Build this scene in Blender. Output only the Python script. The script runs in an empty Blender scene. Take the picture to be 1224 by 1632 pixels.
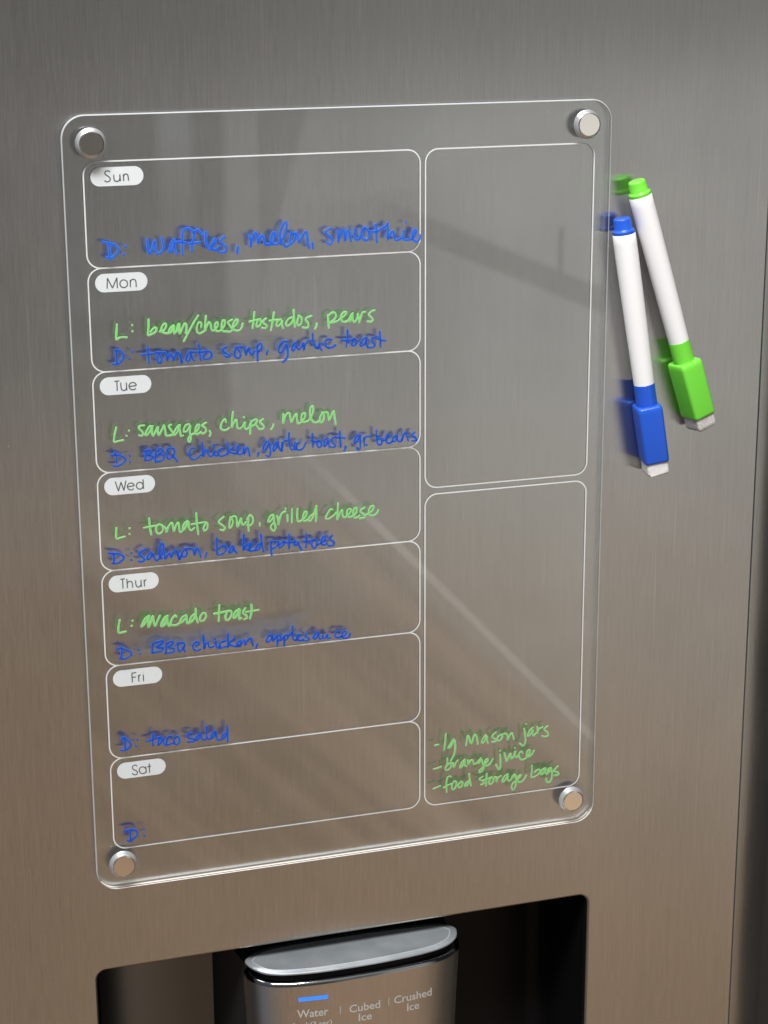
import bpy, bmesh, math, random
from mathutils import Vector, Matrix
random.seed(7)
SC = bpy.context.scene
COL = SC.collection
MM = 0.001

# ------------------------------------------------------------------ camera
cam_d = bpy.data.cameras.new("camera")
cam = bpy.data.objects.new("camera", cam_d)
COL.objects.link(cam)
cam_d.sensor_fit = 'HORIZONTAL'
cam_d.sensor_width = 36.0
cam_d.lens = 93.42
cam_d.clip_start = 0.01
cam_d.clip_end = 100.0
cam.matrix_world = Matrix(((0.9522, 0.0889, -0.2923, -0.1627),
                           (-0.3055, 0.2633, -0.9151, -1.0008),
                           (-0.0044, 0.9606, 0.2779, 0.1078),
                           (0, 0, 0, 1)))
SC.camera = cam

# ------------------------------------------------------------------ node helpers
def nodes_of(tree):
    tree.nodes.clear()
    return tree.nodes, tree.links

class G:
    """small expression builder for node trees"""
    def __init__(self, tree):
        self.t = tree
    def n(self, kind, **kw):
        nd = self.t.nodes.new(kind)
        for k, v in kw.items():
            setattr(nd, k, v)
        return nd
    def link(self, a, b):
        self.t.links.new(a, b)
    def put(self, sock, v):
        if isinstance(v, (int, float)):
            sock.default_value = v
        elif isinstance(v, (tuple, list)):
            sock.default_value = tuple(v) + ((1.0,) if len(v) == 3 and len(sock.default_value) == 4 else ())
        else:
            self.link(v, sock)
    def m(self, op, a, b=0.0, c=None, clamp=False):
        nd = self.n('ShaderNodeMath', operation=op, use_clamp=clamp)
        self.put(nd.inputs[0], a); self.put(nd.inputs[1], b)
        if c is not None:
            self.put(nd.inputs[2], c)
        return nd.outputs[0]
    def step(self, x, lo, hi):
        nd = self.n('ShaderNodeMapRange', interpolation_type='SMOOTHSTEP', clamp=True)
        self.put(nd.inputs[0], x); self.put(nd.inputs[1], lo); self.put(nd.inputs[2], hi)
        return nd.outputs[0]
    def mix(self, f, a, b):
        nd = self.n('ShaderNodeMix', data_type='RGBA')
        self.put(nd.inputs[0], f); self.put(nd.inputs[6], a); self.put(nd.inputs[7], b)
        return nd.outputs[2]
    def noise(self, vec, scale, detail=2.0, rough=0.5):
        nd = self.n('ShaderNodeTexNoise')
        self.link(vec, nd.inputs['Vector'])
        nd.inputs['Scale'].default_value = scale
        nd.inputs['Detail'].default_value = detail
        nd.inputs['Roughness'].default_value = rough
        return nd.outputs['Fac']
    def mapping(self, vec, scale=(1, 1, 1), loc=(0, 0, 0)):
        nd = self.n('ShaderNodeMapping')
        self.link(vec, nd.inputs['Vector'])
        nd.inputs['Scale'].default_value = scale
        nd.inputs['Location'].default_value = loc
        return nd.outputs[0]

# ------------------------------------------------------------------ the light of the room
world = bpy.data.worlds.new("World")
SC.world = world
world.use_nodes = True
wt = world.node_tree
nodes_of(wt)
g = G(wt)
tc = g.n('ShaderNodeTexCoord')
sep = g.n('ShaderNodeSeparateXYZ')
g.link(tc.outputs['Generated'], sep.inputs[0])
X, Y, Z = sep.outputs
fwd = g.m('MAXIMUM', g.m('MULTIPLY', Y, -1.0), 0.05)
A = g.m('DIVIDE', X, fwd)          # slope to the right of straight ahead
B = g.m('DIVIDE', Z, fwd)          # slope upwards
def lin(a, b, c):                  # a*A + b*B + c
    return g.m('ADD', g.m('MULTIPLY', A, a), g.m('MULTIPLY_ADD', B, b, c))
# far wall of the room: dim doorway on the left, pale wall on the right
w_left = (0.14, 0.131, 0.120)
w_mid = (0.74, 0.725, 0.70)
w_right = (0.98, 0.965, 0.92)
jamb = g.step(A, 0.231, 0.239)
wall = g.mix(jamb, w_left, w_mid)
wall = g.mix(g.step(A, 0.275, 0.31), wall, (0.56, 0.55, 0.53))
wall = g.mix(g.step(A, 0.32, 0.39), wall, w_right)
# a dark stripe beside the doorway, softly lit panels in it
skew = lin(1.0, -0.3, -0.042)
stripe = g.m('MULTIPLY', g.step(A, 0.250, 0.255), g.m('SUBTRACT', 1.0, g.step(skew, 0.260, 0.266)))
wall = g.mix(g.m('MULTIPLY', stripe, g.m('MULTIPLY', 0.8, g.step(B, -0.22, -0.13))), wall, (0.16, 0.15, 0.135))
gl = g.m('MULTIPLY', g.step(A, 0.196, 0.206), g.m('SUBTRACT', 1.0, g.step(A, 0.214, 0.222)))
gl = g.m('MULTIPLY', gl, g.step(B, -0.17, -0.09))
wall = g.mix(g.m('MULTIPLY', gl, 0.8), wall, (0.85, 0.87, 0.9))
# a dark rail running down to the right and an upright that meets it
bar = g.m('ABSOLUTE', lin(0.428, 1.0, 0.003))
rail = g.m('MULTIPLY', g.m('SUBTRACT', 1.0, g.step(bar, 0.004, 0.010)), g.step(A, 0.30, 0.345))
rail = g.m('MULTIPLY', rail, g.m('SUBTRACT', 1.0, g.step(A, 0.50, 0.56)))
wall = g.mix(g.m('MULTIPLY', rail, 0.88), wall, (0.13, 0.12, 0.105))
up = g.m('SUBTRACT', 1.0, g.step(g.m('ABSOLUTE', g.m('SUBTRACT', A, 0.421)), 0.0008, 0.003))
up = g.m('MULTIPLY', up, g.m('MULTIPLY', g.step(B, -0.186, -0.180), g.m('SUBTRACT', 1.0, g.step(B, -0.155, -0.150))))
wall = g.mix(g.m('MULTIPLY', up, 0.8), wall, (0.2, 0.19, 0.17))
# lower wall is warmer
wall = g.mix(g.m('SUBTRACT', 1.0, g.step(B, -0.46, -0.2)), wall, (0.80, 0.71, 0.60))
# wooden floor
vec = g.n('ShaderNodeCombineXYZ')
g.link(lin(1.05, 1.0, 0.0), vec.inputs[0]); g.link(lin(1.0, -1.0, 0.0), vec.inputs[1])
planks = g.noise(g.mapping(vec.outputs[0], (21.0, 1.3, 1.0)), 1.0, 2.0)
floor_c = g.mix(g.step(A, 0.08, 0.5), (0.50, 0.345, 0.225), (0.92, 0.65, 0.435))
floor_c = g.mix(g.step(planks, 0.40, 0.62), floor_c, (0.20, 0.135, 0.088))
floor_c = g.mix(g.m('MULTIPLY', g.m('SUBTRACT', 1.0, g.step(planks, 0.30, 0.42)), 0.8), floor_c, (1.1, 0.84, 0.62))
edge_l = lin(1.08, 1.0, -0.018)
isfloor = g.m('MULTIPLY', g.m('SUBTRACT', 1.0, g.step(edge_l, -0.012, 0.006)), g.m('SUBTRACT', 1.0, g.step(B, -0.36, -0.19)))
low = g.m('SUBTRACT', 1.0, g.step(B, -0.66, -0.48))
isfloor = g.m('MAXIMUM', isfloor, low)
room = g.mix(isfloor, wall, floor_c)
# a pale skirting line where the two meet
skl = g.m('SUBTRACT', 1.0, g.step(g.m('ABSOLUTE', g.m('SUBTRACT', edge_l, 0.012)), 0.0015, 0.005))
skl = g.m('MULTIPLY', skl, g.m('MULTIPLY', g.step(A, 0.26, 0.32), g.m('SUBTRACT', 1.0, g.step(A, 0.46, 0.52))))
room = g.mix(g.m('MULTIPLY', skl, 0.85), room, (1.7, 1.62, 1.5))
# above eye level: a darker band of cupboards, then the pale ceiling
band = g.m('MULTIPLY', g.step(B, -0.10, -0.035), g.m('SUBTRACT', 1.0, g.step(B, 0.10, 0.30)))
room = g.mix(g.m('MULTIPLY', band, 0.62), room, (0.17, 0.165, 0.155))
room = g.mix(g.step(B, 0.22, 0.8), room, (0.62, 0.62, 0.61))
# dim to both sides
room = g.mix(g.step(A, 0.58, 1.0), room, (0.035, 0.034, 0.032))
room = g.mix(g.m('SUBTRACT', 1.0, g.step(A, -1.2, -0.1)), room, (0.17, 0.18, 0.205))
# behind the refrigerator
room = g.mix(g.step(Y, -0.04, 0.06), room, (0.06, 0.06, 0.06))
bg = g.n('ShaderNodeBackground')
g.link(room, bg.inputs['Color'])
bg.inputs['Strength'].default_value = 0.85
wo = g.n('ShaderNodeOutputWorld')
g.link(bg.outputs[0], wo.inputs['Surface'])

# ------------------------------------------------------------------ ceiling lamps
def area(name, loc, target, sx, sy, power, col):
    d = bpy.data.lights.new(name, 'AREA')
    d.shape = 'RECTANGLE'; d.size = sx; d.size_y = sy
    d.energy = power; d.color = col
    o = bpy.data.objects.new(name, d)
    COL.objects.link(o)
    o.location = loc
    o.rotation_euler = (Vector(target) - Vector(loc)).to_track_quat('-Z', 'Y').to_euler()
    return o
area("ceiling_lamp", (-0.35, -1.15, 1.75), (0.15, 0, -0.2), 1.1, 0.5, 88.0, (1.0, 0.985, 0.96))

SC.view_settings.view_transform = 'Standard'
SC.view_settings.look = 'None'
SC.view_settings.exposure = 0.0
SC.view_settings.gamma = 1.0
SC.view_settings.use_curve_mapping = False
SC.cycles.use_denoising = True
SC.cycles.max_bounces = 12
SC.cycles.transparent_max_bounces = 24
SC.cycles.sample_clamp_indirect = 6.0

# ------------------------------------------------------------------ strokes written and printed on the board (mm from its upper left box)
INK = [
 ('D: waffles, melon, smoothie', 'blue_a', 1.45, [
   "7.67 -39.7 9.52 -40.2 11.58 -40.72 13.83 -41.66 15.43 -43.4 15.5 -44.65 14.05 -46.44 12.54 -47.61 10.84 -48.35 9.21 -47.44",
   "10.55 -40.46 11.03 -43.8 10.87 -47.52",
   "18.78 -42.32 19.02 -42.54",
   "18.11 -46.36 18.35 -46.58",
   "30.47 -39.57 30.53 -43.53 31.12 -46.9 32.6 -44.47 34.23 -40.38 34.32 -43.72 34.92 -46.89 36.96 -46.57 38.65 -44.36 38.41 -41.42 37.74 -39.1",
   "44.6 -40.27 43.3 -41.04 42.15 -43.7 41.28 -46.58 42.28 -46.01 43.84 -43.78 44.33 -41.93 44.62 -45.92 45.49 -47.85",
   "44.34 -41.72 46.89 -41.63 50.27 -42.22",
   "48.29 -48.01 48.37 -42.83 48.51 -38.44 48.91 -36.27 50.38 -35.09 52.29 -35.18 53.7 -36.18 54.45 -37.47",
   "53.21 -46.53 53.48 -43.08 54.39 -39.35 54.79 -36.86 55.94 -35.98 57.05 -36.34 58.29 -37.66 59.21 -38.96",
   "51.57 -42.67 53.65 -42.62 57.67 -42.34",
   "60.88 -37 60.62 -40.29 60.99 -44.09 62.22 -46.04 64.15 -46.14",
   "63.21 -45.14 64.87 -43.33 65.88 -41.8 65.43 -40.84 64.6 -41.74 63.39 -44.52 63.99 -46.13 65.75 -46.53 67.9 -44.75",
   "70.61 -39.99 68.8 -41.32 68.13 -42.23 69.7 -43.89 71.27 -45.55 71.06 -47.44 69.26 -48.14 67.33 -47.56",
   "77.43 -45.54 76.86 -49",
   "83.42 -40.23 84.17 -42.96 84.09 -46.13 84.83 -42.36 86.04 -39.25 87.03 -38.98 87.79 -41.55 88.05 -44.42 88.91 -42.24 89.93 -40.54 90.9 -41.07 91.5 -43.64 92.12 -45.26 94.08 -45.2",
   "92.12 -45.26 94.74 -45.07 96.76 -42.62 97.31 -39.79 96.51 -39.12 95.15 -41.27 94.93 -44.12 96.38 -45.15 98.35 -45.25 99.68 -44.36",
   "99.68 -44.36 101.71 -41.59 103.09 -38.48 103.48 -35 102.67 -34.17 100.82 -36.78 99.77 -39.91 100.04 -43.1 101.64 -45.41 102.93 -46.76 104.93 -45.9",
   "106.03 -39.57 105.32 -42.41 104.95 -44.62 106.26 -45.32 107.61 -43.47 108.31 -40.96 107.34 -40.27 106.02 -39.89",
   "107.67 -40.29 108.99 -40.03 109.45 -42.29 109.9 -44.87 111.26 -42.7 112.95 -40.22 113.96 -39.63 114.57 -42.86 114.68 -46.06 115.48 -48.03",
   "117.18 -45.55 117.4 -48.44",
   "127.11 -38.46 125.72 -39.24 124.33 -40.25 125.44 -41.86 127.17 -43.39 128.03 -44.88 127.39 -46.29 126.13 -46.71 125.01 -45.69",
   "130.84 -39.96 131.19 -42.86 131.15 -46 131.95 -42.42 133.23 -39.59 134.23 -40.12 134.71 -42.55 134.8 -45.45 135.72 -42.12 136.49 -39.99 137.24 -40.51 137.6 -43.18 138.08 -45.61",
   "140.53 -39.34 140.13 -42.09 140.73 -44.78 142.25 -44.85 143.27 -43.21",
   "144.82 -39.42 143.92 -41.07 144.28 -43.98 145.78 -45.51 147.56 -45.11 148.21 -42.97 147.34 -40.51 145.83 -38.99 144.56 -39.65",
   "147.79 -41.01 150.32 -41.37 152.61 -41.12 154.9 -39.9 157.2 -38.67 158.22 -37.39",
   "158.22 -37.27 158.33 -40.54 158.18 -45.88 159.21 -43.74 160.75 -41.63 161.64 -42.4 162.02 -44.85 162.52 -46.33 164.31 -46.18 165.85 -45.28",
   "151.87 -37.58 151.97 -41.45 152.32 -46.8",
   "167.39 -41.46 166.88 -43.87 167.13 -46.07 168.92 -46.65 171.24 -46.27 172.52 -44.87",
   "168.42 -37.38 168.68 -37.68",
   "171.49 -46.29 173.29 -44.18 174.06 -42.02 173.29 -41.26 172.14 -43.15 172.01 -45.58 173.29 -47.35 174.84 -47.43 176.12 -46.02 176.51 -44.33",]),
 ('L: bean/cheese tostados, pears', 'green', 1.12, [
   "13.12 -82.05 12.82 -85.37 12.47 -89.81 13.93 -89.11 15.84 -88.91 18.05 -89.15",
   "20.95 -82.85 20.97 -83.05",
   "20.91 -86.04 21.03 -86.24",
   "29.54 -80.52 29.39 -84.5 28.92 -88.47 30.85 -88.27 32.81 -87.27 33.5 -85.72 32.89 -84.88 31.59 -85.6 30.25 -87.11",
   "35.06 -87.1 36.99 -86.9 38.34 -85.06 38.4 -83.3 37.11 -83.54 36.07 -85.56 36.33 -87.5 38.23 -88.26 40.48 -88.24",
   "42.38 -84.35 40.89 -85.54 39.86 -87.4 40.81 -88.1 42.17 -85.94 42.7 -84.37 42.63 -86.61 42.72 -88.71",
   "43.78 -87.94 44.87 -84.15 45.52 -83.87 45.28 -86.43 45.51 -89.01 46.73 -86.52 48.1 -84.03 48.91 -84.08 49.16 -86.35 48.75 -88.9",
   "55.51 -79.99 52.96 -83.69 50.22 -88.35 47.48 -93.01",
   "56.77 -86.18 57 -84.26 55.72 -83.7 54.68 -85.73 54.6 -88.3 55.86 -89.51 57.67 -88.82 59.32 -87.96",
   "59.55 -80.4 59.11 -84.07 58.82 -88.25 60.05 -85.42 61.07 -83.87 61.85 -84.89 62.26 -87.5 62.89 -88.5 64.53 -87.96",
   "64.21 -87.94 65.57 -86.09 65.62 -84.32 64.46 -84.73 64.07 -86.96 64.84 -88.79 66.79 -88.91",
   "67.13 -88.45 69.15 -86.31 69.39 -83.74 68.41 -83.52 67.69 -85.9 68.1 -88.83 69.72 -89.42",
   "73.49 -83.35 71.16 -84.5 72.09 -86.5 73.35 -88.52 72.01 -89.57 69.73 -89.26",
   "73.37 -87.87 75.72 -85.75 76.43 -83.53 75.11 -83.77 73.74 -86.28 74.01 -88.56 75.96 -89.33 77.95 -88.48 79.01 -85.63",
   "85.3 -79.99 84.86 -84.34 84.11 -88.51",
   "82.54 -85.01 85.03 -84.51 87.68 -84.03",
   "87.68 -84.03 86.48 -85.74 86.43 -87.85 87.93 -87.45 88.8 -85.56 88.18 -83.89",
   "91.65 -83.78 89.97 -84.98 90.27 -86.3 91.73 -87.53 91.21 -88.96 89.23 -88.67",
   "95.85 -80.79 95.1 -85.3 94 -90.28",
   "93.28 -85.18 95.6 -85 98.59 -84.86",
   "99.59 -84.76 97.58 -85.77 97.04 -87.86 98.19 -88.26 99.89 -86.24 100.25 -84.96 100.04 -87.56 100.66 -89.56",
   "105.6 -84.15 103.58 -84.84 102.21 -87.04 102.85 -88.39 104.87 -87.53 106.24 -85.33",
   "106.5 -80.13 106.59 -84.37 107.01 -89.3",
   "109.28 -83.56 108.4 -86.12 108.53 -88.41 110.04 -88.18 110.91 -85.95 110.11 -83.94 108.95 -83.38",
   "116.14 -83.98 113.61 -84.8 112.92 -85.74 114.23 -87.79 114.2 -89.75 112.85 -90.16 111.18 -89.73",
   "118.93 -88.08 118.74 -89.71 117.88 -90.97",
   "125.12 -84 125.25 -87.12 125.53 -91.09",
   "125.28 -84.5 127.15 -82.98 128.84 -83.08 129.5 -84.76 128.46 -86.66 126.42 -88.18 129.8 -87.73 131.85 -86.54 134.23 -85.05 135.27 -83.3 133.92 -83.06 132.55 -84.62 132.52 -87.24 133.86 -88.31 135.9 -87.78 137.28 -86.22",
   "138.83 -83.85 137.63 -85.25 136.76 -87.5 137.26 -88.19 138.3 -86.28 138.65 -84.33 138.8 -87.3 139.63 -88.84 141.01 -87.11 141.71 -84.68",
   "141.54 -84.34 142.2 -86.85 142.36 -89.17",
   "142.36 -88.84 143.23 -86.25 144.1 -84 145.64 -83.6",
   "150.94 -83.09 149.22 -83.48 147.67 -85.21 149.2 -86.95 149.88 -88.31 148.85 -89.08 146.8 -88.78",]),
 ('D: tomato soup, garlic toast', 'blue', 1.29, [
   "12.07 -95.5 12.26 -98.72 12.27 -102.25",
   "11.76 -95.32 13.65 -95.77 15.49 -97.33 15.89 -99.28 14.7 -101.13 13.05 -102.46 11.77 -102.7 10.04 -102.42",
   "20.36 -96.63 20.45 -96.86",
   "18.85 -100.06 18.94 -100.33",
   "28.51 -94.99 28.68 -99.18 29 -103.39",
   "25.07 -98.68 28.86 -98.55 32.73 -98",
   "34.32 -98.43 33.13 -100.45 33.51 -103.06 34.79 -103.47 35.66 -101.59 34.93 -99.6 34 -98.57",
   "34.02 -98.09 35.95 -98.06 37.54 -98.48 38.28 -100.47 38.53 -102.43 39.08 -100.53 40.1 -98.98 41.03 -100.33 41.76 -102.65 42.65 -100.12 43.83 -98.58 44.93 -99.62 45.81 -102.28 46.14 -104.08",
   "43.42 -98.52 45 -99.6 45.73 -101.91 46.14 -104.21",
   "50.71 -98.52 49.2 -99.88 48.46 -102.75 49.57 -103.63 50.78 -101.28 50.86 -98.85 51.28 -100.99 52.5 -103.35",
   "55.2 -95.09 55.56 -99.33 56.08 -103.59",
   "50.86 -98.85 55.4 -99.16 58.66 -99.05",
   "59.32 -98.77 61.26 -99.39 62.03 -101.06 60.84 -102.77 58.54 -103.1 57.43 -102.05 58.3 -100.16 59.3 -99.58",
   "70.16 -97.54 68.17 -98.22 67.81 -99.5 70.07 -100.95 71.68 -102.04 70.35 -102.76 68.4 -101.98",
   "75.4 -98.04 74.2 -99.92 74.3 -102.54 75.92 -103.79 77.26 -102.74 76.99 -100.43 75.72 -98.72",
   "75.41 -97.88 77.71 -97.87 79.35 -98.3 79.96 -100.63 80.41 -102.29",
   "80.49 -101.58 81.88 -98.73 82.49 -101.22 83.29 -102.26 84.98 -100.57",
   "86.54 -97.73 86.44 -102.31 86.52 -105.92",
   "86.02 -98.68 87.72 -96.83 88.86 -97.56 88.48 -99.82 86.96 -101.03",
   "91.95 -100.87 91.24 -102.79",
   "102.69 -96.82 100.7 -96.53 98.66 -98.53 97.93 -101.43 98.91 -102.48 100.95 -100.65 102.34 -98.11 102.63 -100.43 102.91 -103.08 102.2 -105.67 100.15 -107.51",
   "107.37 -97.45 105.67 -98.99 105.29 -101.26 106.29 -101.49 107.51 -99.11 107.7 -97.8 107.83 -100.11 108.98 -101.34 110.35 -99.95 111.21 -98.36",
   "111.21 -98.2 111.51 -100.69 111.66 -102.01 112.2 -99.41 113.75 -97.54 115.77 -97.01",
   "116.5 -93.44 116.62 -96.74 117.42 -99.76 118.74 -101.49 120.1 -100.92",
   "118.15 -100.43 119.15 -101.32 120.36 -98.93",
   "120.26 -98.75 120.5 -100.92 121.33 -102.62",
   "126.98 -97.21 124.61 -97.06 123.24 -98.45 123.89 -100.81 125.91 -101.6 127.95 -101.08 128.98 -100.15",
   "135.69 -92.65 135.64 -97.27 134.92 -101.53",
   "132.4 -97.89 135.8 -98.28 139.21 -98",
   "139.21 -97.67 138.17 -99.43 138.16 -101.08 139.87 -101.03 140.74 -98.93 139.56 -97.53",
   "146.05 -97.28 143.99 -98.48 142.6 -100.71 143.28 -101.75 145.34 -100.22 146.22 -97.62 146.03 -100.6 147.04 -102.83",
   "151.19 -97.45 149.13 -98.14 149.46 -99.83 150.82 -101.58 149.79 -102.84 147.38 -102.85",
   "153.61 -94.78 153.93 -99.12 153.91 -102.78",
   "151.88 -97.99 154.28 -99.21 156.86 -99.71",]),
 ('L: sausages, chips, melon', 'green', 1.08, [
   "10.54 -135.8 9.58 -139.48 9.09 -143.38 11.35 -143.23 13.93 -142.95",
   "16.97 -138.01 17.09 -138.25",
   "15.64 -140.66 15.76 -140.9",
   "25.18 -135.96 22.91 -136.11 22.23 -137.21 23.77 -138.97 24.37 -140.34 23.68 -141.43 22.24 -140.99",
   "29.53 -136.63 27.73 -136.99 26.01 -139.81 25.63 -141.26 26.94 -140.87 28.65 -138.37 29.36 -136.78 29.08 -140.05 29.66 -141.91 30.87 -139.87 32.27 -137.18 32.18 -139.64 32.59 -141.82 33.79 -140.1 35.53 -136.78",
   "35.54 -136.61 36.09 -139.29 36.33 -141.95 37.61 -142.55 39.25 -142.18",
   "39.45 -136.59 38.11 -137.47 39.33 -139.88 40.25 -141.6 38.91 -142.65",
   "43.99 -137.27 42.32 -138.46 40.59 -141.3 40.88 -142.48 42.57 -140.8 43.97 -137.93",
   "43.41 -137.19 43.95 -140.54 44.35 -143.22 45.51 -142.98",
   "48.98 -137.14 46.99 -137.64 45.93 -140.04 46.22 -141.22 47.88 -140.52 49.44 -138 49.17 -141.29 49.57 -144.3 49.16 -146.59 48.19 -146.18 48.58 -144.22 50.78 -142.41",
   "50.77 -142.74 53.13 -140.94 54.36 -138.38 53.56 -137.66 52.17 -139.87 52.09 -142.51 53.4 -142.78 55.07 -141.76",
   "58.02 -137.01 55.84 -138.33 57.44 -139.95 57.72 -141.63 56.03 -142.83 54.74 -142.06",
   "59.7 -141.62 60.16 -142.82 59.61 -144.44",
   "68.74 -137.68 68.13 -135.98 66.42 -137.67 65.69 -140.27 66.64 -141.68 68.63 -141.83 70.32 -140.8",
   "72.53 -132.33 71.93 -136.44 71.65 -140.74 73.05 -137.85 74.24 -136.78 74.53 -138.63 74.64 -140.97 75.95 -141.75 77.65 -140.54 78.69 -138.63",
   "79.03 -138.48 78.64 -140.62 79.27 -142.34 80.96 -141.47 81.85 -139.21",
   "78.3 -135.53 78.46 -135.81",
   "82.33 -138.06 81.79 -142.03 81.5 -145.13",
   "82.32 -138.51 84.58 -137.35 85.45 -138.08 84.52 -140.01 82.04 -141.16",
   "88.82 -137.45 87 -138.87 88.96 -141.25 88.71 -142.57 86.69 -142.86 85.17 -140.73",
   "94.35 -140.78 93.87 -142.31 92.95 -143.36",
   "99.84 -135.63 99.74 -140.76 101.17 -136.4 103 -135.2 103.63 -137.48 104.25 -140.44 105.66 -137.64 107.04 -135.96 107.22 -138.65 107.85 -141.39 109.67 -140.86",
   "109.67 -140.86 111.52 -138.54 111.78 -136.09 110.19 -136.64 109.69 -139.74 111.03 -140.97 113.76 -140.28",
   "113.76 -140.28 116.09 -136.2 116.14 -132.62 114.77 -133.41 114.7 -137.89 116.02 -140.91 117.82 -141.72 119.65 -140.96",
   "121.53 -136.62 120.14 -138.75 120.1 -141.67 121.7 -141.12 122.2 -138.01 121.08 -136.36",
   "121.53 -136.62 124.26 -136.82 125.12 -140.94 126.53 -137.9 127.69 -136.19 128.11 -139.37 128.75 -143.47",]),
 ('D: BBQ chicken, garlic toast, gr. beans', 'blue', 1.29, [
   "9.18 -148.91 9.86 -151.93 9.91 -154.57",
   "7.19 -150.39 9.12 -150.39 11.99 -150.95 14.18 -152.62 14.45 -153.97 13.11 -155.18 11.13 -156.17 9.5 -156.52 8.07 -156.07",
   "16.94 -151.4 17.03 -151.64",
   "16.91 -154.7 17 -154.94",
   "24.81 -149.87 25.21 -152.22 24.96 -154.52",
   "24.99 -149.55 26.95 -149.22 28.22 -149.82 27.51 -151.42 26.19 -152.14 28.14 -152.13 28.91 -153.19 27.73 -154.42 24.79 -154.67",
   "25.94 -149.96 26.2 -151.81",
   "30.81 -150.37 30.37 -153.31 30.28 -155.8",
   "31.14 -150.06 32.82 -148.88 34.09 -149.64 33.38 -151.24 31.72 -152.1 34 -152.29 34.93 -153.7 33.89 -155.27 30.28 -155.96",
   "39.98 -149.46 37.37 -149.25 36.47 -151.83 36.86 -154.52 38.17 -154.63 40.21 -152.47 40.6 -150.51 39.66 -149.44",
   "39.22 -152.72 40.47 -154.49 42.03 -156.62",
   "51.25 -150.36 49.94 -150.08 48.56 -152.13 48.8 -154.82 50.4 -156.29 52.4 -155.79 54.77 -153.98",
   "55.45 -147.7 55.51 -151.37 55.73 -155.06 56.8 -152.48 57.82 -151.4 58.43 -153.28 59.04 -155.01 60.69 -155.14 61.74 -153.22",
   "61.93 -152.57 62.03 -154.59 63.01 -155.34 64.04 -154.08",
   "61.69 -149.21 61.83 -150.22",
   "66.44 -151.6 64.43 -152.11 64.03 -154.42 65.32 -155.7 67.33 -155.36 68.69 -154.47",
   "69.17 -148.82 69.25 -152.17 69 -155.17",
   "72.1 -151.4 69.71 -153.55 71.36 -154.35 73.67 -155.22",
   "73 -155.16 75.06 -153.32 75.11 -150.98 74.09 -151.9 74.35 -154.6 76 -155.75 77.37 -154.52",
   "77.76 -152.2 78.01 -155.58 79.09 -152.64 79.93 -152.38 80.55 -154.44 81 -156.84",
   "85.69 -155.36 85.36 -157.3",
   "91.42 -149.94 90.02 -149.83 88.56 -152.51 88.51 -154.47 89.93 -154.03 91.68 -150.8 92.19 -153.37 92.42 -155.92 91.53 -158.1 90.13 -157.42",
   "96.46 -150.63 94.76 -151.33 93.85 -154.35 94.4 -155.24 95.85 -153.11 96.45 -151.19 96.97 -153.48 98.34 -155.56 98.67 -153.06",
   "98.71 -151.09 98.95 -153.36 98.62 -155.59",
   "98.82 -152.51 99.85 -150.34 101.55 -150.2",
   "102.75 -146.08 102.54 -150 103.18 -153.71 104.28 -155.49 105.42 -154.74",
   "105.77 -151.38 105.44 -153.89 105.97 -155.63 106.84 -154.57",
   "108.31 -151.59 106.88 -152.6 106.83 -155.14 108.24 -155.82 109.95 -155.39 111.11 -153.79 111.85 -152.16",
   "115.52 -147.63 115.61 -151.02 115.84 -154.71",
   "114.89 -151.24 117.16 -151.99 118.87 -151.71",
   "118.88 -151.57 118.14 -153.48 118.82 -155.24 120.26 -154.79 120.43 -152.82 119.16 -151.59",
   "123.74 -150.54 122.3 -151.84 121.97 -154.65 122.83 -154.72 124 -152.55 124.03 -150.85 124.28 -153.42 125.11 -155.75",
   "128.04 -150.32 126.31 -151.32 126.86 -153.34 128.27 -154.88 127.4 -155.94 125.68 -155.52",
   "130.94 -147.44 130.89 -151.4 131.27 -155.97",
   "128.32 -150.35 130.61 -150.96 133.77 -151.35",
   "134.01 -155.91 133.85 -157.32 133.12 -158.26",
   "142.51 -150.64 140.64 -150.67 139.12 -153.13 139.1 -154.61 140.23 -153.96 142.13 -151.53 142.3 -154.5 142.27 -157.09 141.32 -158.5 140.39 -157.31",
   "144.38 -152.08 144.55 -154.68 144.72 -156.55",
   "144.56 -153.2 145.51 -151.62 147.77 -151.61",
   "145.86 -156.2 145.93 -156.35",
   "151.37 -148.57 151.72 -152.67 152.08 -156.04 153.78 -156.55 154.54 -155.12 153.8 -153.21 152.28 -153.83",
   "154.93 -154.41 157.2 -154.22 158.34 -152.09 157.97 -151.32 157.01 -153.09 157.38 -155.72 159.09 -156.23 160.61 -155.24",
   "162.89 -152.08 160.99 -153.41 160.61 -155.24 161.75 -155.33 163.08 -153.21 163.27 -152.48 163.46 -155.1 165.17 -155.8 165.93 -154.18",
   "165.93 -155.3 166.69 -152.76 168.22 -151.02 168.79 -153.3 169.55 -155.59",
   "173.18 -151.41 171.65 -152.59 173.56 -154.42 174.51 -155.99 172.03 -155.98",]),
 ('L: tomato soup, grilled cheese', 'green', 1.08, [
   "8.33 -189.84 8.09 -195.54 10.17 -195.5 12.73 -195.03",
   "15.18 -190.63 15.31 -190.88",
   "15.05 -193.73 15.18 -193.98",
   "25.83 -186.24 26.11 -191.05 26.65 -195.42",
   "22.85 -191.22 26.12 -190.96 30.09 -190.57",
   "30.81 -190.06 29.34 -191.84 29.71 -194.51 31.32 -195.15 33.02 -193.39 32.64 -190.95 31.04 -190.08",
   "33.1 -191.24 34.68 -192.83 34.84 -195.01 35.88 -191.98 37.83 -189.76 38.45 -192.22 38.83 -194.67 40.12 -191.42 41.33 -190.09 41.71 -193.02 42.09 -195.46 43.28 -195.09",
   "46.28 -189.6 44.35 -191.34 43.54 -194.39 44.74 -193.79 46.74 -190.12 46.88 -193.03 47.99 -195.06 49.92 -193.8",
   "51.12 -185.72 51.41 -191.53 51.93 -197.61",
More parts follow.
